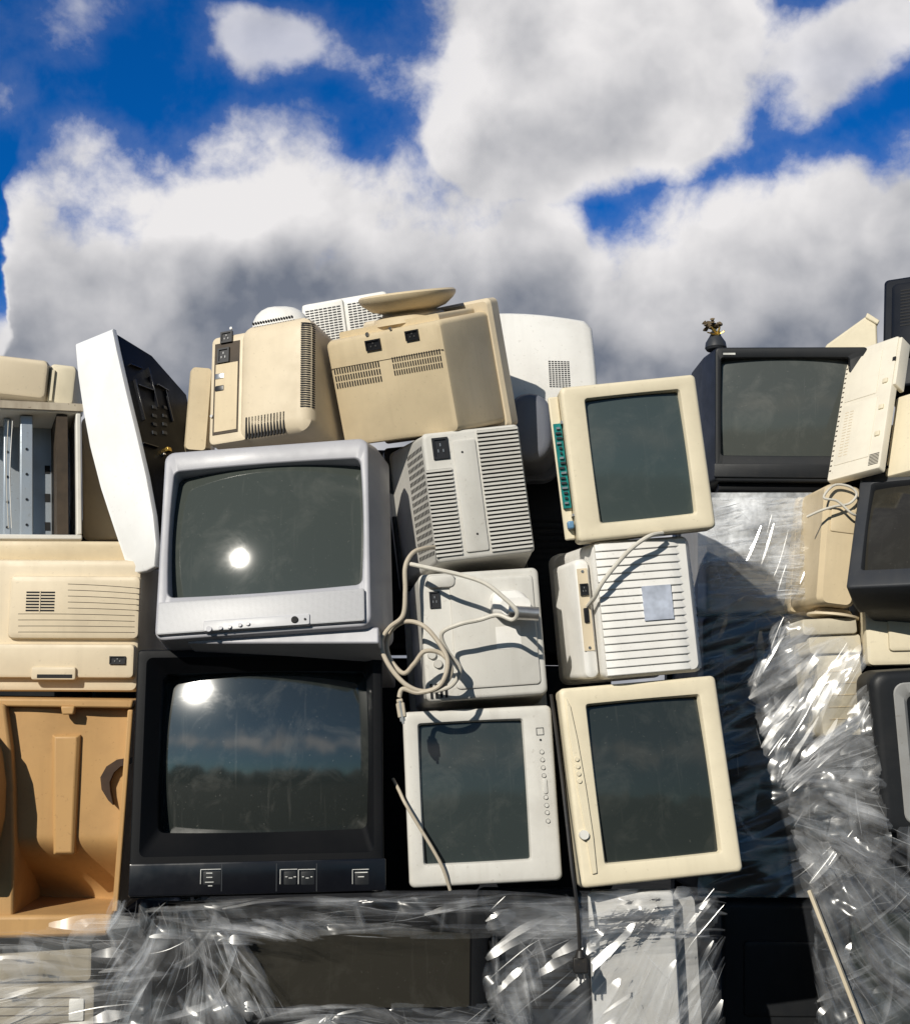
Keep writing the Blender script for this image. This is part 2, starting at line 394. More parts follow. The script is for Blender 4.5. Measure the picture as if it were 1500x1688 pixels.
# ================================================================== centre pile
# --- silver television
f = Fit([(276, 753), (609, 714), (609, 1031), (251, 1056)], -.01, 4.5, -12, 0, 2, 2)
t = thing('television', 'silver television with grey screen and sun glare, on top of the big black television', 'television', f)
scr = f.R4((287, 789), (594, 743), (595, 962), (277, 985))
crt_front(t, f, scr, .40, .14, SILVER, SILVER, GL_G, ro=.020, ri=.012, fil=.005, rec=.004, Rr=.8, bow=.024, mar=.003, flare=(.0, .030, .0, .006))
pq = f.R4((266, 1001), (600, 967), (604, 1025), (256, 1051)); MB().rbox(pq, -.010, .002, .004, .003).build('speaker_panel', PERF, t)
cq = f.R4((337, 1031), (512, 1012), (513, 1031), (339, 1047)); cp = MB().rbox(cq, -.014, .0, .003, .002).build('control_plate', SILVER2, t)
for x, y, r in ((345, 1038, 5), (364, 1036, 3.5), (379, 1034, 3.5), (396, 1031, 3.5), (409, 1029, 3.5)): button(cp, f, x, y, r, SILVER, .004, y=-.014)
button(cp, f, 486, 1022, 6, BLACK, .003, 'power_button', y=-.014); button(cp, f, 503, 1021, 2, BLACK, .002, 'indicator_light', y=-.014)
MB().prism([(f.x0+.06, -.003), (f.x1+.012, -.030), (f.x1+.012, .004), (f.x0+.06, .004)], .02, .3).build('base', SILVER, t, bevel=.004)
# --- black television
f = Fit([(226, 1070), (625, 1067), (638, 1476), (211, 1478)], 0, 3, -5, 0, 1.5, 1.5)
t = thing('television', 'big black television with deep sloping bezel reflecting clouds, below the silver television', 'television', f)
op = f.R4((241, 1083), (612, 1081), (620, 1408), (230, 1411)); scr = f.R4((266, 1112), (602, 1109), (604, 1367), (265, 1371), .03)
crt_front(t, f, scr, .42, .1, BLACK, BLACK, GL_R, ro=.008, ri=.012, fil=.004, rec=.03, Rr=.8, bow=.02, op=op)
cq = f.R4((214, 1421), (635, 1419), (637, 1473), (212, 1475)); cpn = MB().rbox(cq, -.006, .002, .003, .002).build('control_panel', BLACKG, t)
def ln(mb, f, a, b, th=.0011, y=-.0068):
    p, q = f.loc(*a, y), f.loc(*b, y)
    if abs(p[0]-q[0]) > abs(p[1]-q[1]): mb.box(min(p[0], q[0]), max(p[0], q[0]), y, y+.0012, p[1]-th/2, p[1]+th/2)
    else: mb.box(p[0]-th/2, p[0]+th/2, y, y+.0012, min(p[1], q[1]), max(p[1], q[1]))
marks = {331: (364, [(340, 350, 1440), (340, 350, 1447), (338, 352, 1455), (343, 350, 1461)]), 462: (490, [(470, 474, 1446), (484, 488, 1446), (476, 482, 1448)]), 492: (520, [(498, 501, 1446), (512, 515, 1446), (504, 509, 1448)]), 581: (608, [(585, 606, 1439), (590, 600, 1446)])}
for a, (b, ds) in marks.items():
    mk = MB(); ln(mk, f, (a, 1434), (b, 1434)); ln(mk, f, (a, 1434), (a, 1458))
    for p, q_, y in ds: ln(mk, f, (p, y), (q_, y), .0016)
    mk.build('printed_mark', MARK, cpn)
for x in (366, 456, 522):
    gm = MB(); ln(gm, f, (x, 1424), (x, 1470), .0014, -.0066); gm.build('panel_seam', DGREY, cpn)
for x0, x1 in ((333, 364), (466, 488), (494, 518), (583, 608)):
    MB().rbox(f.R4((x0+2, 1437), (x1, 1437), (x1, 1459), (x0+2, 1459), -.006), -.0062, -.005, .002, .0004).build('button', CHAR, cpn)
# --- beige monitor lying on the silver TV, vented back
f = Fit([(350, 544), (510, 514), (514, 704), (333, 738)], .1, -13, 4, 0, 4, 4)
t = thing('computer_monitor', 'beige monitor with tall socket strip and slotted rounded edge, on top of the silver television', 'monitor', f)
xs, _ = f.loc(392, 630)
MB().loft([(rr(*ins((xs, f.x1, 0, f.h), .03), .012), 0), (rr(xs+.012, f.x1-.014, .014, f.h-.014, .02), .004), (rr(xs+.003, f.x1-.004, .004, f.h-.004, .026), .013), (rr(xs, f.x1, 0, f.h, .03), .03), (rr(xs-.03, f.x1, 0, f.h, .03), .2), (rr(xs-.02, f.x1-.02, .02, f.h-.02, .03), .32)], True, True).build('housing', BEIGE, t)
MB().rbox((f.x0, xs+.02, .004, f.h-.012), .013, .28, .012, .006).build('side_cover', BEIGE, t)
pq = (f.x0+.010, xs-.004, .026, f.h-.03)
sp = MB().box(pq[0], pq[1], .0115, .014, pq[2], pq[3]).build('socket_strip', BROWN, t)
MB().box(pq[0]+.004, pq[1]-.003, .0105, .013, pq[2]+.006, pq[3]-.05).build('socket_plate', BEIGE2, sp)
socket(sp, sq(f, 369, 586, 19, 24, .0105), .0105); socket(sp, sq(f, 374, 556, 19, 18, .0105), .0105)
for y in (620, 640): MB().rbox(sq(f, 362, y, 14, 9, .0105), .009, .0115, .002, .001).build('port', METAL if y == 620 else SOCK, sp)
for x, y in ((349, 686), (381, 541)): button(sp, f, x, y, 3, METAL, .002, 'screw', y=.0105)
ev = MB(); cxr, r = f.x1-.03, .03
for i in range(38):
    z = f.h*.2+f.h*.73*i/38
    pts = [(cxr+(r+.001)*math.sin(a), r-(r+.001)*math.cos(a)) for a in [rad(x) for x in (12, 28, 44, 60, 76)]]
    for (xa, ya), (xb, yb) in zip(pts[:-1], pts[1:]):
        ev.add([(xa, ya, z), (xb, yb, z), (xb, yb, z+.003), (xa, ya, z+.003)], [(0, 1, 2, 3)])
ev.build('edge_slots', HOLE, t)
slotset(t, f.R4((404, 688), (468, 678), (472, 712), (402, 724)), 13, .001, True, .5)
slotset(t, f.R4((414, 531), (482, 519), (482, 522), (414, 534)), 16, .004, True, .4, 'upper_slots', proud=.003)
# tan monitor edge behind it
f = Fit([(322, 609), (343, 603), (345, 738), (294, 744)], .2, 10, 0, 0, 3, 3)
t = thing('computer_monitor', 'tan monitor edge peeking out left of the monitor with the socket strip', 'monitor', f)
MB().loft([(rr(f.x0+.004, f.x1, 0, f.h, .008), 0), (rr(f.x0, f.x1, 0, f.h, .01), .01), (rr(f.x0, f.x1, 0, f.h, .01), .25)], True, True).build('bezel', BEIGE2, t)
MB().box(f.x1-.002, f.x1+.01, .02, .22, .01, f.h-.02).build('inner_lip', BEIGE, t)
# --- upside down beige monitor with swivel foot
f = Fit([(541, 562), (717, 527), (765, 712), (561, 737)], .06, -34, 18, -10, 3, 4)
t = thing('computer_monitor', 'upside down beige monitor with its round swivel foot on top', 'monitor', f)
q = (f.x0, f.x1, 0, f.h)
MB().loft([(rr(*ins(q, .010), .01), 0), (rr(*ins(q, .003), .012), .003), (rr(*q, .012), .012), (rr(f.x0-.008, f.x1+.004, -.006, f.h+.004, .012), .17), (rr(f.x0-.01, f.x1+.004, -.006, f.h+.004, .012), .19)], True, True).build('rear_housing', BEIGE2, t)
g = (f.x0-.03, f.x1+.014, -.02, f.h+.03)
MB().loft([(rr(*ins(g, .006), .01), .18), (rr(*g, .012), .188), (rr(*g, .012), .215), (rr(*ins(g, .012), .012), .23)], True, True).build('bezel', BEIGE, t)
MB().loft([(rr(f.x0+.02, f.x1-.02, f.h-.03, f.h+.014, .006), .03), (rr(f.x0+.02, f.x1-.02, f.h-.03, f.h+.016, .006), .17)], True, True).build('top_step', BEIGE2, t)
MB().lathe((.01, .10, f.h+.008), (.02, .0, 1), [(.08, 0), (.075, .014), (.058, .020), (.052, .03)]).build('swivel_neck', BEIGE2, t)
MB().lathe((.012, .10, f.h+.030), (.05, .03, 1), [(.055, 0), (.080, .008), (.098, .022), (.104, .030), (.105, .036), (.101, .040)], 56).build('swivel_foot', BEIGE2, t, ang=30)
vq = f.R4((549, 607), (626, 594), (631, 628), (556, 644)); MB().holes(vq, 18, 3, -.001, .002, .45, .75).build('vent_slots', HOLE, t)
vq = f.R4((645, 588), (725, 573), (732, 605), (650, 622)); MB().holes(vq, 20, 3, -.001, .002, .45, .75).build('vent_slots', HOLE, t)
socket(t, sq(f, 616, 568, 25, 18)); socket(t, sq(f, 680, 552, 22, 17))
button(t, f, 605, 551, 4, METAL, .001, 'screw'); button(t, f, 643, 541, 3, METAL, .001, 'screw')
MB().box(f.x0+.004, f.x1-.004, -.0006, .001, f.h*.735, f.h*.74).build('seam', BROWN, t)
# --- white vented shells behind
f = Fit([(500, 500), (634, 478), (655, 590), (505, 620)], .38, -5, 8, 0, 5, 4)
t = thing('computer_monitor', 'white monitor back with two fine vent grids, behind the upside down monitor', 'monitor', f)
MB().rbox((f.x0, f.x1, 0, f.h), .004, .25, .012, .006).build('rear_housing', WHITE, t)
for q_ in ((f.x0+.004, -.002, .02, f.h-.004), (.003, f.x1-.003, .02, f.h-.012)): MB().rbox(q_, -.004, .01, .005, .003).build('vent_panel', WHITE, t)
for a, b in ((f.x0+.01, -.008), (.008, f.x1-.008)): MB().holes((a, b, .04, f.h-.018), 8, 18, -.0052, -.003, .8, .4).build('vent_slots', DGREY, t)
f = Fit([(415, 500), (505, 498), (510, 600), (410, 600)], .32, 0, 2)
t = thing('computer_monitor', 'cream rounded monitor back peeking over the monitor with the socket strip', 'monitor', f)
crt_rear(t, f, .3, (.02, .02, .0, .0), WHITE, ro=.05, fil=.03)
f = Fit([(700, 505), (978, 535), (996, 720), (705, 730)], .32, -8, -4, 0, 4, 4)
t = thing('television', 'large white television back with rounded top, behind and right of the upside down monitor', 'television', f)
prof = [(f.x0, 0), (f.x1, 0), (f.x1+.002, f.h*.5), (f.x1-.002, f.h-.02), (f.x1-.012, f.h-.008)]
prof += [(f.x1-.02-(f.w-.04)*i/10, f.h-.006+.020*math.sin(PI*(i+1)/11)) for i in range(11)]+[(f.x0+.004, f.h-.01)]
cpx = (0, f.h/2); sh = lambda k, e=0: [(x*k, cpx[1]+(z-cpx[1])*k) for x, z in prof]
MB().loft([(sh(.93), 0), (sh(.97), .006), (sh(.99), .018), (sh(1), .045), (sh(1.01), .26)], True, True).build('rear_housing', WHITE, t, ang=50)
MB().loft([(sh(1.015), .10), (sh(1.045), .106), (sh(1.045), .30)], True, True).build('bezel', WHITE, t)
MB().holes(f.R4((908, 592), (944, 597), (936, 641), (900, 637)), 7, 14, -.001, .003, .7, .5).build('vent_slots', DGREY, t)
for zz in (.05, .1, .15): MB().box(f.x1+.008, f.x1+.022, .09, .12, zz, zz+.02).build('clip', WHITE, t)
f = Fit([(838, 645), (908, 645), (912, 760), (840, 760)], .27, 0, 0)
t = thing('television', 'shade toned blue grey curved shell between the upside down monitor and the tilted cream monitor', 'television', f)
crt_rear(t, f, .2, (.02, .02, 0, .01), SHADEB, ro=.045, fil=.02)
# --- monitor back with twin rib columns
f = Fit([(698, 716), (853, 696), (884, 908), (718, 930)], .03, 8, 2, 0, 4, 3)
t = thing('computer_monitor', 'grey white monitor back with two columns of ribs, left of the tilted cream monitor', 'monitor', f)
crt_rear(t, f, .34, (.05, .02, .02, .02), GREYW, DGREY, ro=.01, fil=.008, bz=.01)
vent(t, f.R4((790, 710), (850, 701), (880, 903), (806, 912)), 30, GREYW, 0, fill=.55)
vent(t, f.R4((703, 776), (744, 769), (763, 914), (718, 922)), 22, GREYW, 0, fill=.55)
MB().rbox(f.R4((746, 728), (783, 722), (806, 906), (768, 912)), -.004, .002, .004, .002).build('centre_panel', GREYW, t)
socket(t, f.R4((711, 724), (737, 719), (741, 754), (715, 759)))
for p in ((762, 745), (787, 880)): button(t, f, p[0], p[1], 2, HOLE, .0005, 'screw', y=-.0042)
sm = MB()
for i in range(16):
    for j in range(11):
        y = .028+.011*j; z = .02+i*(f.h-.035)/16; x = f.x0-.05*(y-.024)/(.34-.05-.02)
        sm.box(x-.0015, x+.002, y, y+.007, z, z+.008)
sm.build('side_mesh', HOLE, t)
# --- white monitor back with handle
f = Fit([(690, 946), (884, 936), (906, 1144), (702, 1158)], .04, 2, 1, 0, 4, 3)
t = thing('computer_monitor', 'plain pale grey monitor back with looped cable hanging across it', 'monitor', f)
crt_rear(t, f, .34, (.015, .02, .01, .01), GREYW, GREYW, ro=.012, fil=.008)
MB().rbox(f.R4((740, 955), (876, 948), (893, 1128), (752, 1137)), -.005, .002, .008, .004).build('raised_panel', GREYW, t)
MB().rbox(f.R4((702, 950), (748, 946), (752, 968), (704, 972)), -.010, .002, .010, .006).build('boss', GREYW, t)
socket(t, f.R4((707, 976), (724, 975), (726, 1002), (709, 1003)))
x, z = f.loc(838, 1000)
MB().loft([(rr(x-.038, x+.03, z-.022, z+.034, .02), 0), (rr(x-.034, x+.034, z-.024, z+.028, .02), -.03), (rr(x-.02, x+.04, z-.022, z+.012, .014), -.045)], True, True).build('tilt_bracket', WHITE, t)
MB().cyl((x-.006, -.05, z-.016), (1, 0, -.14), .014, .06, 20).build('bracket_pin', METAL, t)
MB().box(x-.03, x+.02, -.0056, -.004, z-.085, z-.04).build('paper_label', WHITE, t)
for p in ((712, 1080), (722, 1095)): MB().cyl((f.loc(*p)[0], .002, f.loc(*p)[1]), (0, -1, 0), .01, .008, 14, .008).build('knob', GREYW, t)
MB().slats(f.R4((706, 1128), (738, 1126), (741, 1150), (708, 1152)), 4, -.002, .002, .5, True).build('cable_slots', HOLE, t)
# --- pale monitor on its side
f = Fit([(667, 1176), (905, 1160), (931, 1453), (671, 1464)], .06, 3, -2, 0, 4, 2)
t = thing('computer_monitor', 'pale grey monitor on its side with a button column, right of the big black television', 'monitor', f)
scr = f.R4((690, 1194), (858, 1188), (876, 1416), (701, 1425))
crt_front(t, f, scr, .36, .06, GREYW, GREYW, GL_I, ro=.012, ri=.004, fil=.008, rec=.006, Rr=1.4, bow=.005)
x, z = f.loc(890, 1206); w = .0075
MB().box(x-w, x+w, -.001, .001, z-w, z-w+.0012).box(x-w, x+w, -.001, .001, z+w-.0012, z+w).box(x-w, x-w+.0012, -.001, .001, z-w+.0012, z+w-.0012).box(x+w-.0012, x+w, -.001, .001, z-w+.0012, z+w-.0012).build('square_mark', DGREY, t)
button(t, f, 891, 1220, 2, DGREY, .001, 'indicator_light')
for i, y in enumerate((1240, 1253, 1266, 1279, 1315, 1328, 1340, 1354)):
    xx = 893+(y-1240)*.09; button(t, f, xx, y, 4.0, DGREY, .0008, 'button_well'); button(t, f, xx, y, 3.3, GREYW, .003)
MB().rbox(f.R4((894, 1284), (901, 1284), (903, 1309), (896, 1309)), -.003, .001, .004, .001).build('rocker_button', GREYW, t)
# --- cream monitor on its side
f = Fit([(914, 1132), (1181, 1117), (1225, 1440), (966, 1462)], .04, 3, -2, 0, 4, 2)
t = thing('computer_monitor', 'cream monitor on its side with dark screen and round knob, below the white louvred monitor', 'monitor', f)
scr = f.R4((970, 1160), (1154, 1149), (1186, 1407), (996, 1421))
crt_front(t, f, scr, .36, .06, CREAM, CREAM, GL_D, ro=.010, ri=.004, fil=.008, rec=.007, Rr=1.4, bow=.004)
pl = [f.loc(*p) for p in ((932, 1150), (940, 1165), (952, 1220), (966, 1300), (978, 1380), (984, 1440), (976, 1442), (966, 1380), (950, 1290), (938, 1210))]
cs = MB().prism(pl, -.004, .001).build('control_strip', CREAM, t, bevel=.0015)
for y in (1252, 1264, 1276, 1288): button(t, f, 950+(y-1252)*.12, y, 4, CREAM, .007)
button(t, f, 962, 1377, 8, OFFW, .010, 'power_knob')
# --- white louvred monitor: curved shell, ribs following its rounded right side
f = Fit([(978, 893), (1139, 882), (1163, 1106), (1000, 1121)], .03, 10, 2, 0, 3, 3)
t = thing('computer_monitor', 'white louvred monitor back with a grey blue label, between the two cream monitors', 'monitor', f)
MB().loft([(rr(f.x0+.006, f.x1-.014, .006, f.h-.006, .012), 0), (rr(f.x0, f.x1-.004, 0, f.h, .016), .01), (rr(f.x0, f.x1+.004, 0, f.h, .016), .03), (rr(f.x0-.006, f.x1+.01, -.004, f.h+.004, .02), .30)], True, True).build('rear_housing', WHITE, t)
MB().rbox((f.x0-.008, f.x1+.012, -.008, f.h+.008), .29, .34, .02, .008).build('bezel', WHITE, t)
lv = MB(); n = 17; NX = 16
for i in range(n):
    a = .006+(f.h-.012)*(i+.04)/n; b = .006+(f.h-.012)*(i+.97)/n
    rows = []
    for k in range(NX+1):
        u = k/NX; x = f.x0+.002+(f.w-.002)*u
        e = .030*max(0, (u-.72)/.28)**2.2+.004*max(0, (.12-u)/.12)**2
        x += .004*math.sin(PI*(i+.5)/n)*max(0, (u-.7)/.3)
        rows.append([(x, e+.004, a), (x, e-.006, a), (x, e-.0068, a+.0014), (x, e-.0035, b), (x, e+.004, b)])
    vs = [p for r_ in rows for p in r_]
    fs = [(k*5+j, k*5+j+1, (k+1)*5+j+1, (k+1)*5+j) for k in range(NX) for j in range(4)]+[(0, 1, 2, 3, 4), tuple(range(NX*5, NX*5+5))]
    lv.add(vs, fs)
lv.build('louvre_panel', WHITE, t, ang=25)
lq = f.R4((1056, 967), (1103, 964), (1109, 1020), (1061, 1024)); MB().box(lq[0], lq[1], -.0086, -.003, lq[2], lq[3]).build('paper_label', LABELM, t)
fl = MB().rbox((f.x0-.036, f.x0-.004, .004, f.h-.03), .03, .20, .012, .01).build('flank', WHITE, t)
q = (f.x0-.031, f.x0-.010, .06, f.h-.05)
st_ = MB().box(q[0], q[1], .0285, .032, q[2], q[3]).build('socket_strip', BEIGE, fl)
socket(st_, (q[0]+.002, q[1]-.002, f.h*.62, f.h*.62+.024), .0285)
MB().rbox((q[0]+.005, q[1]-.006, f.h*.42, f.h*.42+.03), .025, .029, .002, .001).build('port', SOCK, st_)
for zz in (q[2]+.006, q[3]-.006): MB().cyl(((q[0]+q[1])/2, .029, zz), (0, -1, 0), .003, .002, 10).build('screw', METAL, st_)
# --- tilted cream monitor with torn side
f = Fit([(929, 641), (1143, 612), (1184, 869), (948, 895)], -.01, 8, 1, 0, 4, 3)
t = thing('computer_monitor', 'tilted cream monitor with a teal circuit board showing at its broken left side', 'monitor', f)
scr = f.R4((968, 659), (1120, 642), (1145, 845), (989, 862))
crt_front(t, f, scr, .36, .07, CREAM, CREAM, GL_B, ro=.010, ri=.005, fil=.008, rec=.007, Rr=1.3, bow=.006)
zb0, zb1 = f.h*.2, f.h*.78
MB().box(f.x0-.022, f.x0-.001, .03, .04, .01, f.h-.012).build('broken_edge', CREAM, t, bevel=.003)
bd_ = MB().box(f.x0-.019, f.x0-.003, .022, .029, zb0+.01, zb1).build('circuit_board', TEAL, t)
for i in range(16):
    z = zb0+.018+(zb1-zb0-.02)*i/16; MB().box(f.x0-.018+random.random()*.006, f.x0-.009+random.random()*.005, .017, .0225, z, z+.004).build('chip', DGREY if i % 3 else METAL, bd_)
MB().box(f.x0-.016, f.x0-.003, .012, .03, .03, .046).build('adjuster_knob', BLUE, t, bevel=.003)
for a, b in ((f.h*.77, f.h*.79), (.055, .06)): MB().box(f.x0-.005, f.x0+.0005, .012, .06, a, b).build('bracket', METAL, t)
# ================================================================== left pile
f = Fit([(124, 566), (186, 541), (259, 922), (211, 948)], .17, -24, 0, -12, 4, 4)
t = thing('television_shell', 'white curved television shell standing on edge with a dark ribbed inside', 'television shell', f)
pxs = [(124, 566), (185, 541), (192, 575), (208, 645), (225, 715), (241, 785), (253, 850), (258, 900), (255, 934), (240, 942), (216, 946), (206, 925), (188, 872), (166, 805), (148, 735), (136, 670), (128, 615)]
pl = [f.loc(*p) for p in pxs]; c0 = (sum(p[0] for p in pl)/len(pl), sum(p[1] for p in pl)/len(pl))
sc = lambda k, dx=0: [(c0[0]+(x-c0[0])*k+dx, c0[1]+(z-c0[1])*k) for x, z in pl]
MB().loft([(sc(.985), 0), (sc(1), .004), (sc(1), .014)], True, True).build('side_panel', WHITEC, t, ang=50)
inr = MB().loft([(sc(.97), .013), (sc(.90, .008), .13), (sc(.72, .0), .27)], True, True).build('inner_shell', BLACK, t, ang=50)
for i in range(4):
    for j in range(2): stick(t, f, inr, 254+j*17, 672+i*14, .014, .008, .003, DGREY, 'vent_rib')
for px, py, w_, h_, m_ in ((222, 605, .04, .003, BLACKG), (238, 640, .05, .003, BLACKG), (228, 660, .004, .10, BLACKG), (276, 742, .014, .010, GOLD), (268, 750, .007, .005, METAL), (250, 640, .003, .10, BLACKG), (266, 640, .05, .003, BLACKG), (246, 735, .05, .003, BLACKG), (276, 670, .003, .08, BLACKG)):
    stick(t, f, inr, px, py, w_, h_, .007, m_, 'clip' if m_ in (GOLD, METAL) else 'rib')
# --- opened steel chassis
f = Fit([(-80, 652), (128, 682), (141, 888), (-80, 890)], .34, 6, 0, 0, 4, 3)
t = thing('computer_case', 'opened metal computer case with upright bars, above the beige printer', 'computer case', f)
MB().box(f.x0, f.x1, 0, .3, f.h-.014, f.h).box(f.x0, f.x1, 0, .3, 0, .012).box(f.x1-.012, f.x1, 0, .3, .012, f.h-.014).build('case_frame', OFFW, t, bevel=.003)
bp_ = MB().box(f.x0+.002, f.x1-.013, .14, .15, .013, f.h-.015).build('back_plate', STEEL, t)
for p in (-8, 78):
    for zz in (.05, .12, .19):
        x, _ = f.loc(p, 780, .14); MB().box(x-.006, x+.006, .1385, .141, zz, zz+.02).build('plate_slot', HOLE, bp_)
for p, w, y in ((44, 20, .03), (12, 11, .06), (100, 10, .05)):
    x, _ = f.loc(p, 780, y); pb = MB().box(x-w*.0007, x+w*.0007, y, y+.03, .013, f.h-.016).build('upright_bar', STEEL, t, bevel=.002)
    for zz in (.04, .1, .16, .22): MB().cyl((x, y+.001, zz), (0, -1, 0), .003, .003, 10).build('screw', SOCK, pb)
MB().box(f.x1-.055, f.x1-.03, .01, .16, .014, f.h-.017).build('rail', BROWN, t)
MB().box(f.x0, f.x1+.004, -.004, .002, f.h-.01, f.h+.008).build('rusty_lip', plastic('rusty cream', (.5, .44, .34), .6, .8, (.12, .06, .03)), t)
for k in range(2):
    p = [Vector((f.loc(14+k*7, 690, .02)[0], .025, f.h-.03)), Vector((f.loc(10+k*6, 770, .02)[0], .012, f.h*.5)), Vector((f.loc(14+k*5, 870, .02)[0], .022, .03))]
    MB().tube(spline(p, 8), .0010, 6).build('wire', WHITE if k % 2 else CABLEW, t)
f = Fit([(-90, 570), (74, 598), (80, 658), (-90, 640)], .36, 5, 4)
t = thing('computer_monitor', 'beige monitor casing resting above the opened metal computer case', 'monitor', f)
MB().rbox((f.x0, f.x1, 0, f.h), 0, .28, .012, .008).build('rear_housing', BEIGE, t)
MB().rbox((f.x1+.002, f.x1+.062, -.006, f.h*.97), .02, .26, .01, .006).build('bezel', CREAM, t)
MB().box(f.x1+.008, f.x1+.014, .014, .03, 0, f.h*.8).build('hinge', CREAM, t)
f = Fit([(126, 680), (240, 690), (240, 890), (140, 890)], .5, -5, 0)
t = thing('computer_monitor', 'shaded beige monitor back between the metal computer case and the white shell', 'monitor', f)
crt_rear(t, f, .3, (.01, .01, 0, 0), BEIGE)
# --- printer
f = Fit([(-70, 918), (237, 926), (223, 1140), (-70, 1140)], .15, 0, 0, 0, 3, 2)
t = thing('printer', 'beige printer with a small slotted vent and finely lined front, left of the silver television', 'printer', f)
MB().rbox((f.x0, f.x1, 0, f.h), 0, .36, .012, .010).build('body', BEIGE, t)
MB().rbox((f.x0, f.x1-.03, f.h-.002, f.h+.043), .03, .36, .01, .006).build('lid', BEIGE2, t)
pq = f.R4((17, 948), (236, 952), (234, 1056), (17, 1052)); fp = MB().rbox((pq[0], f.x1+.002, pq[2], pq[3]), -.014, .002, .01, .008).build('front_panel', BEIGE, t)
MB().slats(f.R4((43, 974), (90, 974), (90, 1009), (43, 1009), -.014), 7, -.0148, -.01, .5).build('vent_slots', HOLE, fp)
MB().box(*[f.loc(66, 990, -.014)[0]-.001, f.loc(66, 990, -.014)[0]+.001], -.0152, -.01, f.loc(66, 1009, -.014)[1], f.loc(66, 974, -.014)[1]).build('vent_bar', BEIGE, fp)
for i in range(9):
    y = 962+i*10
    pts = [f.loc(x, y+8*((x-60)/170)**2*(1-i/9), -.014) for x in range(112 if i < 5 else 30, 234, 12)]
    MB().tube([(x, -.0142, z) for x, z in pts], .0006, 5).build('panel_groove', BROWN, fp)
lq = f.R4((-70, 1062), (226, 1062), (222, 1118), (-70, 1118)); MB().rbox(lq, -.018, .002, .008, .006).build('lower_tray', BEIGE, t)
socket(t, f.R4((181, 1082), (207, 1082), (207, 1095), (181, 1095), -.018), -.0185, name='port')
MB().rbox(f.R4((51, 1100), (128, 1100), (124, 1121), (55, 1121), -.018), -.026, -.015, .004, .003).build('latch', BEIGE, t)
lq = f.R4((60, 1112), (120, 1112), (118, 1118), (62, 1118), -.026); MB().box(lq[0], lq[1], -.0266, -.024, lq[2], lq[3]).build('latch_slot', HOLE, t)
# --- tan case: hollow casing seen from its open side
f = Fit([(-110, 1150), (221, 1154), (186, 1540), (-110, 1545)], .10, 2, 0, 0, 3, 2)
t = thing('plastic_cabinet', 'hollow orange tan cabinet with upright ridge and hook opening, below the printer', 'cabinet', f)
L_ = lambda *ps: [f.loc(*p) for p in ps]
fx0, fx1 = f.loc(-110, 1300)[0], f.loc(217, 1300)[0]; zt = f.loc(100, 1160)[1]; zb = f.loc(100, 1512)[1]; zk = f.loc(100, 1380)[1]; zl = f.loc(100, 1512)[1]
def floor_(u, v):
    z = zb+(zt-zb)*v; k = min(max((zk-z)/(zk-zl), 0), 1); k = k*k*(3-2*k)
    xr = f.loc(217+(186-217)*((zt-z)/(zt-zb)), 1300)[0]
    return (fx0+(xr-fx0)*u, .014+.006*math.cos(u*7)*(1-k)+.22*k*(1-.4*u), z)
MB().grid(floor_, 24, 60).build('recessed_floor', TAN, t, ang=60)
MB().prism(L_((-110, 1200), (-2, 1205), (10, 1240), (16, 1290), (14, 1345), (2, 1400), (-10, 1440), (-110, 1440)), -.085, .26).prism(L_((-110, 1158), (12, 1160), (22, 1230), (26, 1290), (28, 1400), (27, 1512), (-110, 1512)), -.02, .26).build('side_wall_shadow_bulge', TAN, t, bevel=.006)  # wall plus a forward bulge shaped to throw a shadow onto the floor
MB().prism(L_((-110, 1150), (221, 1154), (219, 1168), (-110, 1163)), -.010, .2).build('top_rim', TAN, t, bevel=.004)
MB().prism(L_((-110, 1506), (190, 1504), (184, 1540), (-110, 1546)), -.03, .3).build('bottom_lip', TAN, t, bevel=.008)
MB().prism(L_((211, 1170), (220, 1170), (195, 1503), (185, 1503)), -.006, .26).build('side_rim', TAN, t, bevel=.003)
MB().loft([(L_((84, 1212), (131, 1212), (127, 1300), (121, 1411), (86, 1411), (84, 1300)), .05), (L_((84, 1212), (131, 1212), (127, 1300), (121, 1411), (86, 1411), (84, 1300)), .010), (L_((90, 1216), (125, 1216), (121, 1300), (117, 1406), (91, 1406), (90, 1300)), .003)], False, True).build('ridge', TAN, t, bevel=.002)
hk = L_((214, 1250), (192, 1253), (175, 1264), (165, 1282), (167, 1302), (178, 1320), (186, 1328), (181, 1305), (180, 1290), (187, 1274), (198, 1264), (214, 1260))
MB().prism(hk, .002, .03).build('hook_opening', TAND, t)
MB().prism(L_((103, 1164), (126, 1164), (124, 1178), (105, 1178)), -.016, .002).build('tab', TAN, t, bevel=.003)
# ================================================================== right pile
f = Fit([(1183, 577), (1436, 566), (1430, 792), (1174, 797)], .60, 8, 0, 0, 4, 2)
t = thing('television', 'charcoal television with a glossy grey screen on top of the silvery wrapped load', 'television', f)
scr = f.R4((1191, 591), (1404, 588), (1398, 750), (1187, 751))
crt_front(t, f, scr, .46, .30, CHAR, CHAR, GL_M, ro=.010, ri=.006, fil=.005, rec=.005, Rr=1.0, bow=.006, mar=.003, flare=(.045, 0, 0, 0))
MB().rbox(f.R4((1178, 768), (1436, 762), (1434, 786), (1176, 790)), -.005, .002, .003, .002).build('control_flap', CHAR, t)
bq = f.R4((1192, 582), (1212, 581), (1212, 584), (1192, 585)); MB().box(bq[0], bq[1], -.0008, .001, bq[2], bq[3]).build('maker_badge', MARK, t)
MB().rbox((f.x0+.01, f.x1-.01, -.022, .002), .02, .3, .004, .004).build('base', BLACK, t)
b0 = at(1180, 577, .68)
class _F: pass
vf = _F(); vf.M = Matrix.Translation(b0)
t = thing('vase', 'small dark vase of dried flowers with a gold ribbon, on the charcoal television', 'vase', vf)
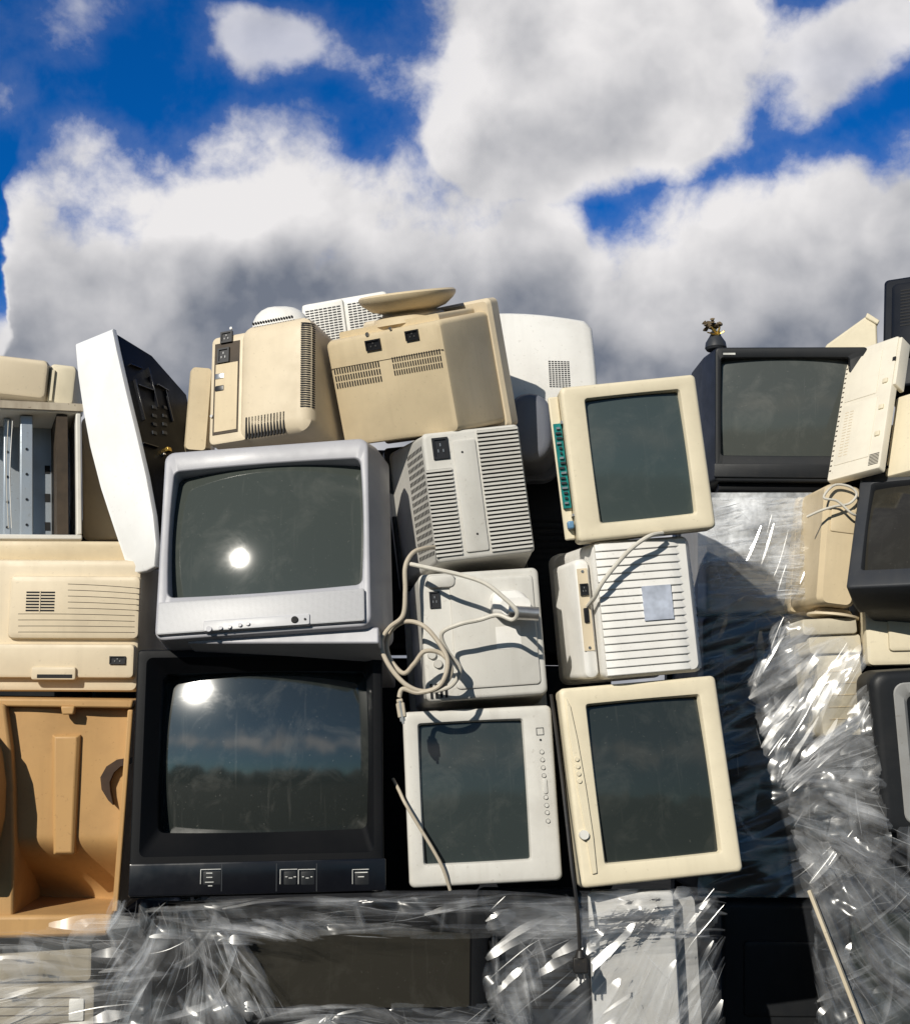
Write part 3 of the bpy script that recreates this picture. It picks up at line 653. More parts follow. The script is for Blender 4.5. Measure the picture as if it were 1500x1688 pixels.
MB().lathe((0, 0, 0), (0, 0, 1), [(.024, 0), (.028, .006), (.026, .02), (.016, .036), (.012, .044), (.014, .048)], 24).build('body', DGREY, t)
rbm = MB()
for a in range(6): rbm.tube(spline([(0, -.012, .038), (.022*math.cos(a*1.05)-.002, -.018, .046+.012*math.sin(a*2)), (.004, -.014, .036)], 6), .0018, 6)
rbm.build('ribbon', GOLD, t)
DRYF = plastic('dried flowers', (.16, .12, .07), .8, .4)
for i in range(26):
    a = random.random()*6.28; r = random.random()*.022
    c = Vector((r*math.cos(a)-.004, r*math.sin(a), .054+random.random()*.018)); n = Vector((math.cos(a), math.sin(a), 1.2)).normalized()
    MB().cyl(c, n, .001, .009, 7, .007).build('flower_head', DRYF, t)
MB().tube([(0, 0, .03), (-.003, 0, .058)], .006, 8).build('stems', plastic('dry stems', (.1, .1, .04), .8, .4), t)
f = Fit([(1465, 466), (1620, 430), (1630, 620), (1446, 640)], .7, -24, 6, 0, 3, 6)
t = thing('television', 'blue black television back at the top right end of the pile', 'television', f)
crt_rear(t, f, .35, (.0, .0, 0, 0), BLUEB, ro=.012, bz=0, fil=.008)
MB().rbox((f.x0+.025, f.x1-.02, f.h*.25, f.h*.92), -.02, .004, .012, .01).build('rear_hump', BLUEB, t)
slotset(t, (f.x0+.05, f.x1-.04, f.h*.5, f.h*.85), 12, -.02)
f = Fit([(1428, 520), (1446, 532), (1425, 572), (1366, 570)], .77, 0, 0)
t = thing('computer_monitor', 'cream monitor corner poking up behind the charcoal television', 'monitor', f)
L_ = lambda *ps: [f.loc(*p) for p in ps]
MB().prism(L_((1428, 520), (1446, 531), (1448, 600), (1340, 600), (1364, 566)), 0, .2).build('rear_housing', CREAM, t, bevel=.006)
MB().prism(L_((1429, 516), (1450, 529), (1446, 536), (1426, 524)), -.006, .21).build('bezel', CREAM, t, bevel=.003)
f = Fit([(1400, 588), (1484, 546), (1444, 765), (1364, 798)], .5, -12, -4, 0, 5, 4)
t = thing('monitor_cover', 'upright pale cream monitor back cover with small slots, leaning in front of the charcoal television', 'monitor cover', f)
MB().rbox((f.x0, f.x1, 0, f.h), 0, .022, .005, .004).build('back_plate', CREAMW, t)
MB().rbox((f.x1-.02, f.x1+.12, .01, f.h*.62), .05, .22, .008, .006).build('shell', CREAM, t)
MB().rbox((f.x1-.004, f.x1+.008, f.h*.62, f.h-.004), .004, .04, .003, .002).build('side_lip', CREAMW, t)
for k in range(3):
    z = f.h*(.24+.2*k); MB().rbox((f.x1-.026, f.x1-.012, z, z+.014), -.004, .003, .002, .002).build('clip', CREAM, t)
for q_ in ((f.x0+.014, f.x1-.034, .04, f.h*.55), (f.x0+.014, f.x1-.04, f.h*.58, f.h-.03)): MB().rbox(q_, -.002, .002, .003, .002).build('raised_panel', CREAMW, t)
MB().holes((f.x0+.003, f.x0+.009, .02, f.h-.05), 1, 22, -.0008, .002, .8, .25).build('vent_slots', BROWN, t)
MB().holes((f.x0+.022, f.x0+.05, .06, f.h*.5), 2, 16, -.0028, .002, .7, .2).build('vent_slots', BEIGE, t)
slotset(t, (f.x1-.032, f.x1-.006, .012, .046), 8, .0)
x, z = f.loc(1474, 590); MB().box(x-.004, x+.004, -.001, .002, z-.008, z+.004).build('notch', HOLE, t)
f = Fit([(1362, 800), (1424, 798), (1410, 998), (1342, 998)], .44, 6, -4, 0, 4, 4)
t = thing('computer_monitor', 'tan monitor under the upright cream back cover, its cable looped on top', 'monitor', f)
q = (f.x0, f.x1, 0, f.h)
MB().loft([(rr(f.x0+.014, f.x1-.01, .004, f.h-.004, .014), 0), (rr(f.x0+.003, f.x1, 0, f.h, .018), .012), (rr(f.x0-.004, f.x1+.01, 0, f.h, .02), .14), (rr(f.x0-.006, f.x1+.02, 0, f.h, .02), .2)], True, True).build('rear_housing', BEIGE2, t)
MB().rbox((f.x0-.010, f.x1+.03, -.006, f.h), .19, .23, .012, .01).build('bezel', BEIGE2, t)
MB().rbox((f.x0+.02, f.x1-.014, f.h*.6, f.h*.8), -.003, .002, .004, .002).build('raised_panel', BEIGE2, t)
MB().lathe((.02, .08, -.002), (0, 0, -1), [(.04, 0), (.045, .008), (.06, .012), (.06, .017)], 28).build('swivel_foot', BEIGE, t)
f = Fit([(1422, 757), (1610, 738), (1590, 955), (1394, 974)], .34, -20, -16, 0, 3, 6)
t = thing('television', 'dark grey television with brown reflecting screen, beside the tan monitor at the right edge', 'television', f)
scr = f.R4((1438, 800), (1588, 782), (1572, 926), (1420, 942))
crt_front(t, f, scr, .30, .1, DGREY, DGREY, GL_W, ro=.008, ri=.006, fil=.006, rec=.008, Rr=.8, bow=.012)
MB().rbox(f.R4((1452, 760), (1560, 749), (1560, 770), (1452, 782)), -.004, .002, .004, .002).build('top_control_strip', CHAR, t)
for i in range(4): button(t, f, 1464+i*13, 771-i*1.5, 4, BLACK, .004, y=-.004)
f = Fit([(1424, 985), (1640, 970), (1640, 1095), (1428, 1098)], .42, -10, 0, 0, 3)
t = thing('computer_monitor', 'cream monitor with a notched top edge, under the dark grey television at the right', 'monitor', f)
MB().rbox((f.x0, f.x1, 0, f.h), 0, .3, .012, .01).build('rear_housing', CREAM, t)
MB().rbox((f.x0+.05, f.x1-.02, f.h*.2, f.h*.75), -.008, .004, .008, .006).build('raised_panel', CREAM, t)
MB().slats((f.x0+.04, f.x0+.12, f.h*.82, f.h*.96), 8, -.0015, .002, .5, True).build('vent_slots', HOLE, t)
f = Fit([(1315, 1022), (1424, 1016), (1434, 1215), (1346, 1215)], .48, 4, 0)
t = thing('computer_monitor', 'cream monitor with stepped foot, half wrapped in crumpled film at the right', 'monitor', f)
MB().rbox((f.x0+.03, f.x1, 0, f.h*.72), .02, .3, .012, .01).build('rear_housing', CREAMM, t)
MB().rbox((f.x0+.015, f.x1, f.h*.70, f.h*.86), .01, .26, .008, .006).rbox((f.x0, f.x1-.01, f.h*.86, f.h), 0, .22, .008, .006).build('foot', CREAMM, t)
MB().slats((f.x0+.05, f.x1-.02, f.h*.1, f.h*.6), 5, .0185, .022, .05).build('moulded_lines', BEIGE2, t)
f = Fit([(1432, 1112), (1680, 1090), (1700, 1365), (1462, 1375)], .34, 2, 0, 0, 4, 4)
t = thing('television', 'black television with grey screen surround, below the cream notched monitor at the right edge', 'television', f)
op = f.R4((1486, 1142), (1660, 1126), (1680, 1335), (1504, 1345)); scr = f.R4((1512, 1166), (1645, 1150), (1660, 1312), (1526, 1320))
crt_front(t, f, scr, .36, .12, CHAR, BLACK, GL_D, ro=.03, ri=.014, fil=.018, rec=.012, Rr=.9, bow=.02, op=op)
MB().loft([(rr(*ins(op, -.018), .024), -.0012), (rr(*ins(op, -.016), .024), -.004), (rr(*ins(op, .004), .015), -.002), (rr(*ins(op, .016), .014), .010)]).build('screen_surround', GREYM, t)
f = Fit([(1165, 822), (1365, 818), (1355, 1010), (1165, 1015)], .66, 3, 0)
t = thing('television', 'pale television packed in dense silvery film under the charcoal television', 'television', f)
crt_rear(t, f, .35, (.0, .02, 0, 0), GREYM, ro=.014)
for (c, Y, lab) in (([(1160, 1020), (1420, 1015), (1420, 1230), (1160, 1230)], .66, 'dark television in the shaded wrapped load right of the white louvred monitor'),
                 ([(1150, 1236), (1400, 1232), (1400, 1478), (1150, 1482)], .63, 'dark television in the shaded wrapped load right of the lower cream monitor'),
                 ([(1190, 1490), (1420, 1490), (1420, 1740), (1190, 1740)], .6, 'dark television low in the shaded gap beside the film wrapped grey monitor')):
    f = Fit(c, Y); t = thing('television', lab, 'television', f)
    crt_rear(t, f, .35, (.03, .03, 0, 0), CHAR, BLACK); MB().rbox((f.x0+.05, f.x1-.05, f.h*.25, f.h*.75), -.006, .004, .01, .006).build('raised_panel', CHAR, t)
f = Fit([(1370, 1478), (1660, 1450), (1660, 1760), (1380, 1760)], .43, 6, -3)
t = thing('television', 'dark grey television under film at the bottom right corner', 'television', f)
crt_front(t, f, (f.x0+.04, f.x1-.04, .08, f.h-.05), .35, .1, DGREY, DGREY, GL_D)
f = Fit([(1400, 1240), (1600, 1230), (1600, 1470), (1390, 1478)], .58, 0, 0)
t = thing('computer_monitor', 'grey monitor veiled by film below the black television with grey surround', 'monitor', f)
crt_rear(t, f, .3, (.02, .02, 0, 0), DGREY); slotset(t, (f.x0+.04, f.x1-.04, f.h*.3, f.h*.8), 10)
a, b_ = at(1334, 1468, .34), at(1432, 1720, .28)
dv = (b_-a); ln_ = dv.length; zq = dv.to_track_quat('Z', 'Y').to_matrix().to_4x4()
mb = MB().box(-.006, .006, -.004, .004, 0, ln_, Matrix.Translation(a) @ zq)
tag(mb.build('wooden_slat', WOOD, world=True, bevel=.0015), 'thin pale wooden slat leaning diagonally at the bottom right', 'slat')
# ================================================================== bottom wrapped row
f = Fit([(258, 1493), (808, 1497), (802, 1740), (243, 1740)], .05, 0, 0, 0, 3, 2)
t = thing('television', 'wide black television wrapped in torn film, under the big black television', 'television', f)
scr = f.R4((352, 1530), (776, 1535), (774, 1662), (352, 1664))
crt_front(t, f, scr, .4, .1, BLACK, CHAR, GL_W, ro=.008, ri=.006, fil=.006, rec=.008, Rr=2.5, bow=.0)
f = Fit([(972, 1482), (1112, 1458), (1122, 1740), (975, 1740)], .06, -14, 0, 0, 4, 3)
t = thing('computer_monitor', 'pale grey monitor wrapped in clear film, under the lower cream monitor', 'monitor', f)
MB().rbox((f.x0, f.x1, 0, f.h), 0, .07, .008, .006).build('bezel', GREYL, t)
MB().loft([(rr(f.x0+.01, f.x1+.04, .01, f.h-.008, .02), .06), (rr(f.x0+.02, f.x1+.04, .02, f.h-.02, .02), .3)], True, True).build('rear_housing', GREYM, t)
f = Fit([(805, 1500), (975, 1500), (975, 1740), (805, 1740)], .14)
t = thing('television', 'dark television behind film between the wide black television and the wrapped grey monitor', 'television', f)
crt_rear(t, f, .3, (0, 0, 0, 0), DGREY)
slotset(t, (f.x0+.03, f.x1-.03, f.h*.3, f.h*.7), 8)
f = Fit([(-90, 1560), (162, 1554), (150, 1740), (-90, 1740)], .14)
t = thing('computer_monitor', 'grimy cream monitor packed in film at the bottom left, under the tan cabinet', 'monitor', f)
MB().rbox((f.x0, f.x1, 0, f.h*.62), 0, .3, .01, .008).build('rear_housing', CREAMD, t)
MB().rbox((f.x0, f.x1-.01, f.h*.64, f.h), .01, .3, .01, .008).build('bezel', CREAMD, t)
MB().slats((f.x0+.02, f.x1-.03, .05, f.h*.55), 4, -.002, .002, .06).build('moulded_lines', BROWN, t)
MB().rbox((f.x1-.05, f.x1-.02, f.h*.3, f.h*.5), -.004, .002, .003, .002).build('paper_label', OFFW, t)
f = Fit([(165, 1500), (262, 1500), (255, 1740), (158, 1740)], .22)
t = thing('computer_monitor', 'grey monitor behind bunched film at the lower left of the wide black television', 'monitor', f)
crt_rear(t, f, .3, (0, 0, 0, 0), DGREY)
for c, Y, lab in (([(590, 1085), (790, 1085), (790, 1470), (590, 1470)], .56, 'added dark television in the gap between the big black television and the button column monitor'),
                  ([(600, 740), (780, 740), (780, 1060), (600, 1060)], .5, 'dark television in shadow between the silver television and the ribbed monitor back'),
                  ([(800, 760), (1010, 760), (1010, 1080), (800, 1080)], .52, 'added dark television in the deep gap left of the white louvred monitor'),
                  ([(820, 1100), (1010, 1100), (1010, 1470), (820, 1470)], .52, 'added dark television in the narrow gap between the two sideways monitors'),
                  ([(150, 900), (330, 900), (330, 1500), (150, 1500)], .62, 'added dark television in the gap between the printer and the big black television'),
                  ([(-140, 860), (140, 860), (140, 1200), (-140, 1200)], .62, 'added dark television behind the beige printer at the left'),
                  ([(1390, 700), (1640, 700), (1640, 1020), (1390, 1020)], .82, 'added dark television behind the dark grey television at the right edge'),
                  ([(1390, 1020), (1640, 1020), (1640, 1300), (1390, 1300)], .82, 'added dark television behind the cream notched monitor at the right edge')):
    f = Fit(c, Y); t = thing('television', lab, 'television', f)  # all but the one beside the silver set are added to darken gaps
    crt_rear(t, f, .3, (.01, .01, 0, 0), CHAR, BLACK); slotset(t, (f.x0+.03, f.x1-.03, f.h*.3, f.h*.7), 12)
# ================================================================== cables
def cable(name, pts, r, mat, lab, cat='cable', dy=0):
    w = [at(p[0], p[1], p[2]+dy) for p in pts]
    return tag(MB().tube(spline(w, 10), r, 9).build(name, mat, world=True), lab, cat)
c1 = cable('cable', [(720, 902, .0), (700, 904, -.03), (680, 912, -.05), (668, 935, -.06), (668, 975, -.06), (664, 1015, -.06), (642, 1035, -.06), (628, 1060, -.06), (640, 1095, -.07), (668, 1128, -.08), (700, 1140, -.08), (732, 1128, -.08), (744, 1103, -.08), (728, 1078, -.07), (700, 1074, -.07), (682, 1095, -.06), (664, 1110, -.05), (641, 1082, -.04), (640, 1048, -.04), (664, 1026, -.05), (695, 1030, -.07), (722, 1058, -.08), (738, 1092, -.09), (725, 1130, -.09), (690, 1142, -.08), (664, 1136, -.08), (658, 1150, -.08)], .0046, CABLE, 'beige signal cable coiled at the left of the plain pale monitor back', dy=.035)
a = at(658, 1149, -.045); b2 = at(664, 1187, -.045); d = (b2-a)
M2 = Matrix.Translation(a) @ d.to_track_quat('Z', 'Y').to_matrix().to_4x4()
Mi = Matrix.Translation(-c1.location)
cb = MB().box(-.009, .009, -.006, .006, .004, .012, Mi@M2).box(-.012, .012, -.008, .008, .012, .04, Mi@M2); cb.build('connector', CABLE, c1, bevel=.002)
MB().box(-.009, .009, -.005, .005, .04, .047, Mi@M2).build('connector_shell', METAL, c1)
for sx in (-.0105, .0105): MB().box(sx-.002, sx+.002, -.002, .002, .008, .052, Mi@M2).build('thumbscrew', METAL, c1)
cable('cable', [(677, 930, -.02), (715, 938, -.05), (760, 948, -.06), (800, 962, -.07), (830, 985, -.075), (852, 1008, -.075), (845, 1022, -.06), (820, 1014, -.05), (790, 1022, -.04), (755, 1030, -.04), (728, 1045, -.03), (738, 1075, -.02), (758, 1102, -.01), (745, 1130, .0), (715, 1140, .02)], .0044, CABLEW, 'pale cable looping over the metal bracket of the plain monitor back')
cable('cable', [(648, 1285, .10), (657, 1302, .055), (668, 1325, .035), (690, 1362, .032), (712, 1398, .034), (730, 1432, .038), (742, 1468, .05)], .0034, CABLE, 'beige cable crossing the lower left corner of the button column monitor')
cable('cable', [(968, 1000, .04), (980, 985, .0), (990, 965, -.02), (1010, 938, -.02), (1040, 905, -.02), (1070, 884, -.02), (1092, 879, .0)], .0044, CABLEW, 'pale cable running up across the white louvred monitor')
c2 = cable('cable', [(908, 1145, .06), (916, 1200, .055), (926, 1280, .045), (935, 1360, .02), (944, 1440, -.01), (952, 1500, -.015), (956, 1570, -.012)], .0036, BCABLE, 'black power cord with a plug hanging below the two sideways monitors')
a = at(956, 1566, -.012); Mi = Matrix.Translation(a-c2.location)
MB().cyl((0, 0, 0), (0, 0, -1), .006, .016, 12, .011).box(-.0135, .0135, -.008, .008, -.042, -.014).build('plug', BCABLE, c2, bevel=.002).data.transform(Mi)
for sx in (-.007, .007): MB().box(sx-.001, sx+.001, -.0025, .0025, -.056, -.042).build('plug_pin', METAL, c2).data.transform(Mi)
cable('cable', [(1330, 852, .42), (1352, 842, .41), (1375, 835, .41), (1400, 830, .42), (1412, 815, .42), (1400, 802, .42), (1375, 800, .42), (1358, 820, .41), (1380, 826, .41), (1402, 845, .41), (1412, 850, .42)], .003, CABLEW, 'thin pale cable tangled on the tan monitor at the right')
# ================================================================== stretch film
def tri(x): return abs((x % 2.0)-1.0)
def sheet(mb, q, Ys, nu, nv, amp, main, seed, rag=.0, spread=.14, lo=12, hi=90, cross=.6, dens=None):
    q = [Vector(p) for p in q]; rg = random.Random(int(seed))
    ws = []
    for i in range(14):
        lam = lo*(hi/lo)**rg.random(); an = main+rg.gauss(0, spread)+(cross if i % 4 == 3 else 0)
        ws.append((math.cos(an)/lam, math.sin(an)/lam, rg.random()*2, lam*.0012*rg.uniform(.04, .20)*amp))
    def fn(u, v):
        p = (q[0]*(1-u)+q[1]*u)*(1-v)+(q[3]*(1-u)+q[2]*u)*v
        Y = (Ys[0]*(1-u)+Ys[1]*u)*(1-v)+(Ys[3]*(1-u)+Ys[2]*u)*v
        wx = 22*noise.noise(Vector((p.x/150, p.y/150, seed))); wy = 22*noise.noise(Vector((p.x/150, p.y/150, seed+9)))
        loc = .35+1.1*max(0, .4+noise.noise(Vector((p.x/80, p.y/80, seed+17))))
        dd = loc*sum(a*tri((p.x+wx)*cx+(p.y+wy)*cy+ph) for cx, cy, ph, a in ws)
        ed = 18*rag*Vector((noise.noise(Vector((u*9, v*9, seed))), noise.noise(Vector((u*9, v*9, seed+5)))))if rag else Vector((0, 0))
        return at(p.x+ed.x, p.y+ed.y, Y-dd)
    def keep(u, v):
        e = min(u, 1-u, v, 1-v)
        return not (rag and e < rag*.12*(1+1.6*noise.noise(Vector((u*7, v*7, seed+3)))))
    mb.grid(fn, nu, nv, keep, dens)
def inside(q, p):
    s = [(q[(i+1) % 4]-q[i]).x*(p-q[i]).y-(q[(i+1) % 4]-q[i]).y*(p-q[i]).x for i in range(4)]
    return all(x >= 0 for x in s) or all(x <= 0 for x in s)
def folds(mb, q, Ys, n, ang, seed, fan=None, L=(60, 300), wide=(5, 22), thin=(.6, 1.5), dw=(.04, .18), dt=(.16, .55), bend=.45, thinpart=.42, lift=.004):
    # gathered pleats of the film: low tent shaped ridges that follow one common flow, milky crests with soft highlights put into their opacity, clear at both edges
    q = [Vector(p) for p in q]; rg = random.Random(seed)
    def flow(p):
        a = math.atan2(p.y-fan[1], p.x-fan[0]) if fan else ang
        return a+bend*noise.noise(Vector((p.x/130, p.y/130, seed*3.1)))+.12*noise.noise(Vector((p.x/30, p.y/30, seed*1.7)))
    for _ in range(int(n*.85)):
        u, v = rg.random(), rg.random()
        p0 = (q[0]*(1-u)+q[1]*u)*(1-v)+(q[3]*(1-u)+q[2]*u)*v
        Y = (Ys[0]*(1-u)+Ys[1]*u)*(1-v)+(Ys[3]*(1-u)+Ys[2]*u)*v
        isthin = rg.random() < thinpart
        Lg = L[0]*(L[1]/L[0])**rg.random()
        w = rg.uniform(*thin) if isthin else wide[0]*(wide[1]/wide[0])**(rg.random()**1.4)
        den = rg.uniform(*dt) if isthin else rg.uniform(*dw)
        if rg.random() < .06: den *= 1.9
        tl = rg.uniform(-.6, .6); wob = rg.random()*50; jit = rg.gauss(0, .08)
        if rg.random() < .22: jit += rg.choice((-1, 1))*rg.uniform(.4, 1.3); Lg *= .6
        pts = []
        for sgn in (-1, 1):
            pos = p0.copy(); side = []
            for i in range(int(Lg/2/9)):
                h = flow(pos)+jit; pos = pos+Vector((math.cos(h), math.sin(h)))*9*sgn
                if not inside(q, pos): break
                side.append(pos.copy())
            pts = side[::-1]+[p0.copy()] if sgn < 0 else pts+side
        if len(pts) < 5: continue
        vs = []; at_ = []; N_ = len(pts)-1
        for i, pos in enumerate(pts):
            t = i/N_; tap = math.sin(PI*t)**.7 if 0 < t < 1 else 0
            d = pts[min(i+1, N_)]-pts[max(i-1, 0)]; nn = Vector((-d.y, d.x)).normalized()
            ww = w*(.25+.75*tap)*(.75+.5*abs(noise.noise(Vector((t*3, wob, 0)))))
            yb = Y-lift-(_ % 13)*.00015
            vs += [at(*(pos-nn*ww), yb), at(*(pos+nn*ww*tl), yb-min(ww, 9)*.0007), at(*(pos+nn*ww), yb)]
            at_ += [0, den*tap*(.4+1.0*abs(noise.noise(Vector((t*5, wob, 9))))), 0]
        mb.add(vs, [(i*3+j, i*3+j+1, i*3+j+4, i*3+j+3) for i in range(N_) for j in range(2)], at_)
H = PI/2
mb = MB()
qt = [(235, 1482), (1205, 1468), (1200, 1548), (240, 1548)]; yt = (-.005, .01, .0, -.005)
sheet(mb, qt, yt, 200, 20, .4, H+.1, 1, .5, .12, 14, 60)
folds(mb, qt, yt, 130, .0, 1, None, (90, 420), (4, 16), bend=.25, dw=(.05, .24))
qr = [(800, 1500), (1198, 1470), (1196, 1735), (800, 1735)]; yr = (.02, .02, .0, .01)
sheet(mb, qr, yr, 90, 60, .4, H+.6, 9, .4, .14, 16, 90)
folds(mb, qr, yr, 100, 0, 2, (1330, 1300), (60, 260), (5, 26), dw=(.03, .15))
folds(mb, [(805, 1540), (915, 1520), (880, 1735), (805, 1735)], yr, 60, 1.35, 3, None, (50, 200), (5, 22), dw=(.06, .28))
folds(mb, [(965, 1475), (1190, 1460), (1190, 1735), (968, 1735)], yr, 60, 2.3, 13, None, (50, 180), (5, 24), dw=(.05, .22))
qb = [(400, 1658), (830, 1655), (830, 1735), (400, 1735)]; yb = (-.005, -.005, -.005, -.005)
sheet(mb, qb, yb, 100, 18, .4, H-.1, 12, .5, .12, 14, 60)
folds(mb, [(395, 1660), (815, 1656), (815, 1705), (420, 1705)], yb, 80, .03, 4, None, (60, 260), (4, 16), dw=(.08, .34), bend=.3)
folds(mb, [(335, 1520), (560, 1505), (560, 1548), (345, 1565)], (-.03, -.02, -.02, -.03), 45, .2, 14, None, (50, 200), (5, 18), dw=(.08, .34))
tag(mb.build('stretch_film', FILM, world=True, ang=30), 'torn clear film stretched round the wide black television and grey monitor at the bottom', 'film')
mb = MB()
ql = [(175, 1475), (390, 1500), (415, 1735), (160, 1735)]; yl = (.02, -.01, -.01, .02)
sheet(mb, ql, yl, 70, 70, .4, .25, 4, .8, .16, 12, 70, .9)
folds(mb, ql, yl, 150, 0, 5, (250, 1250), (50, 240), (5, 24), bend=.9, dw=(.04, .22))
folds(mb, [(320, 1545), (385, 1535), (480, 1680), (360, 1695)], (-.02, -.02, -.02, -.02), 60, .95, 6, None, (50, 190), (5, 20), dw=(.08, .32))
tag(mb.build('stretch_film', FILMV, world=True, ang=30), 'bunched film draping down the left corner of the wide black television', 'film')
mb = MB()
qx = [(-40, 1545), (240, 1500), (240, 1735), (-40, 1735)]; yx = (.10, .06, .08, .11)
sheet(mb, qx, yx, 70, 60, .2, H+.15, 21, .2, .14, 14, 80)
folds(mb, qx, yx, 110, -.12, 7, None, (70, 280), (4, 20), dw=(.03, .14), dt=(.12, .4))
tag(mb.build('stretch_film', FILMM, world=True, ang=30), 'cloudy film around the grimy cream monitor at the bottom left', 'film')
mb = MB()
def sstep(x, a, b): x = min(max((x-a)/(b-a), 0), 1); return x*x*(3-2*x)
qd = [(1150, 812), (1385, 812), (1440, 1480), (1150, 1480)]; yd = (.60, .60, .52, .58)
sheet(mb, qd, yd, 90, 200, .55, H-.2, 33, 0, .16, 8, 50, .5, dens=lambda u, v: .62-.61*sstep(v+.04*noise.noise(Vector((u*6, v*9, 2))), .06, .30))  # opacity fades downwards, putting the load's shade into the film
folds(mb, [(1160, 818), (1376, 818), (1368, 990), (1160, 990)], yd, 300, -.12, 8, None, (40, 190), (2, 8), (.6, 1.4), (.12, .5), (.4, 1.0), .35, .5)
folds(mb, [(1160, 980), (1372, 980), (1420, 1470), (1160, 1470)], (.58, .58, .52, .57), 170, -.35, 9, None, (60, 240), (3, 16), dw=(.015, .06), dt=(.06, .28))  # fainter folds here, shade of the load put into their opacity
tag(mb.build('stretch_film', FILMD, world=True, ang=30), 'shiny silvery film wound down the shaded load under the charcoal television', 'film')
mb = MB()
q2 = [(1330, 1370), (1530, 1360), (1530, 1740), (1345, 1740)]; y2 = (.40, .34, .34, .38)
sheet(mb, q2, y2, 60, 100, .4, H+.6, 52, .3, .16, 12, 70)
folds(mb, q2, y2, 190, 0, 10, (1230, 1250), (60, 320), (4, 24), bend=.5, dw=(.03, .17))
folds(mb, q2, y2, 50, -.5, 11, None, (60, 200), (4, 14), dw=(.04, .2))
tag(mb.build('stretch_film', FILM, world=True, ang=30), 'clear film wound round the dark load at the bottom right', 'film')
mb = MB()
q3 = [(1225, 1140), (1290, 1010), (1445, 1070), (1280, 1310)]; y3 = (.46, .38, .36, .38)
sheet(mb, q3, y3, 70, 70, .5, .5, 45, .5, .2, 12, 70)
folds(mb, q3, y3, 100, 0, 12, (1440, 950), (50, 240), (6, 28), bend=.6, dw=(.03, .16), dt=(.15, .5))
folds(mb, [(1228, 1130), (1290, 1015), (1305, 1030), (1245, 1140)], (.42, .38, .38, .42), 30, -1.1, 17, None, (50, 130), (4, 12), dw=(.1, .4))
q4 = [(1285, 1290), (1435, 1120), (1480, 1420), (1330, 1490)]; y4 = (.44, .36, .32, .44)
sheet(mb, q4, y4, 70, 80, .5, H-.6, 48, .4, .16, 12, 70)
folds(mb, q4, y4, 130, 0, 15, (1230, 1330), (50, 260), (5, 26), bend=.6, dw=(.03, .18))
folds(mb, [(1285, 1290), (1425, 1150), (1440, 1185), (1300, 1315)], (.37, .36, .36, .37), 60, -.75, 16, None, (60, 190), (4, 16), dw=(.1, .4))
tag(mb.build('stretch_film', FILML, world=True, ang=30), 'loose translucent film sheet draping below the cream monitor with stepped foot', 'film')
# ================================================================== ground, hills
m, nt, N, L, b = newmat('asphalt yard')
v = N.new('ShaderNodeTexCoord').outputs['Object']
L.new(mixc(N, L, mrange(N, L, nz(N, L, v, 1.2, 5, .65), .35, .7), (.018, .0175, .016), (.036, .034, .03)), b.inputs['Base Color']); b.inputs['Roughness'].default_value = 1.0; b.inputs['Specular IOR Level'].default_value = .03
g = MB().box(-600, 600, -600, 600, -.05, 0).build('ground', m); g['kind'] = 'structure'
hb = MB()
def tree_ridge(u, v):  # tree line behind the camera, modelled as a ridge, seen only in reflections
    x = -220+440*u; h = 9.5+5*noise.noise(Vector((x*.03, 3, 0)))+4*noise.noise(Vector((x*.11, 7, 0)))+2.6*noise.noise(Vector((x*.4, 9, 0)))
    return (x, -95-40*v, -.5+max(h, 1)*math.sin(PI*min(v*1.0+.0, 1)) if v > 0 else -.5)
hb.grid(tree_ridge, 300, 8)
hl = hb.build('tree_line', flat('dark foliage', (.026, .028, .026), .9)); hl['kind'] = 'structure'
# ================================================================== sun and sky
AZ, EL = rad(27), rad(28)
sd = Vector((-math.sin(AZ)*math.cos(EL), -math.cos(AZ)*math.cos(EL), math.sin(EL)))
ld = bpy.data.lights.new('sun', 'SUN'); ld.energy = 4.6; ld.angle = rad(.5); ld.color = (1, .945, .84)
lo = bpy.data.objects.new('sun', ld); COL.objects.link(lo); lo.location = sd*20; lo.rotation_euler = sd.to_track_quat('Z', 'Y').to_euler()
w = bpy.data.worlds.new('World'); S.world = w; w.use_nodes = True
nt = w.node_tree; N, L = nt.nodes, nt.links
bg = N['Background']; bg.inputs['Strength'].default_value = .1
sky = N.new('ShaderNodeTexSky'); sky.sky_type = 'NISHITA'; sky.sun_disc = False; sky.sun_elevation = EL; sky.sun_rotation = PI+AZ; sky.altitude = 600; sky.dust_density = .4; sky.ozone_density = 3
D = N.new('ShaderNodeTexCoord').outputs['Generated']
sep = N.new('ShaderNodeSeparateXYZ'); L.new(D, sep.inputs[0])
az = math_(N, L, 'ARCTAN2', sep.outputs[0], sep.outputs[1]); el = math_(N, L, 'ARCSINE', sep.outputs[2])
cmb = N.new('ShaderNodeCombineXYZ'); L.new(az, cmb.inputs[0]); L.new(el, cmb.inputs[1])
wn = N.new('ShaderNodeTexNoise'); wn.inputs['Scale'].default_value = 10; wn.inputs['Detail'].default_value = 5; L.new(D, wn.inputs['Vector'])
WA = .085
ws = N.new('ShaderNodeVectorMath'); ws.operation = 'MULTIPLY_ADD'; L.new(wn.outputs['Color'], ws.inputs[0]); ws.inputs[1].default_value = (WA, WA*.7, 0); ws.inputs[2].default_value = (-WA/2, -WA*.35, 0)
wa = N.new('ShaderNodeVectorMath'); wa.operation = 'ADD'; L.new(cmb.outputs[0], wa.inputs[0]); L.new(ws.outputs[0], wa.inputs[1]); AE = wa.outputs[0]
sp2 = N.new('ShaderNodeSeparateXYZ'); L.new(AE, sp2.inputs[0]); azw, elw = sp2.outputs[0], sp2.outputs[1]
def ae(px, py):
    d = ray(px, py).normalized(); return math.atan2(d.x, d.y), math.asin(d.z)
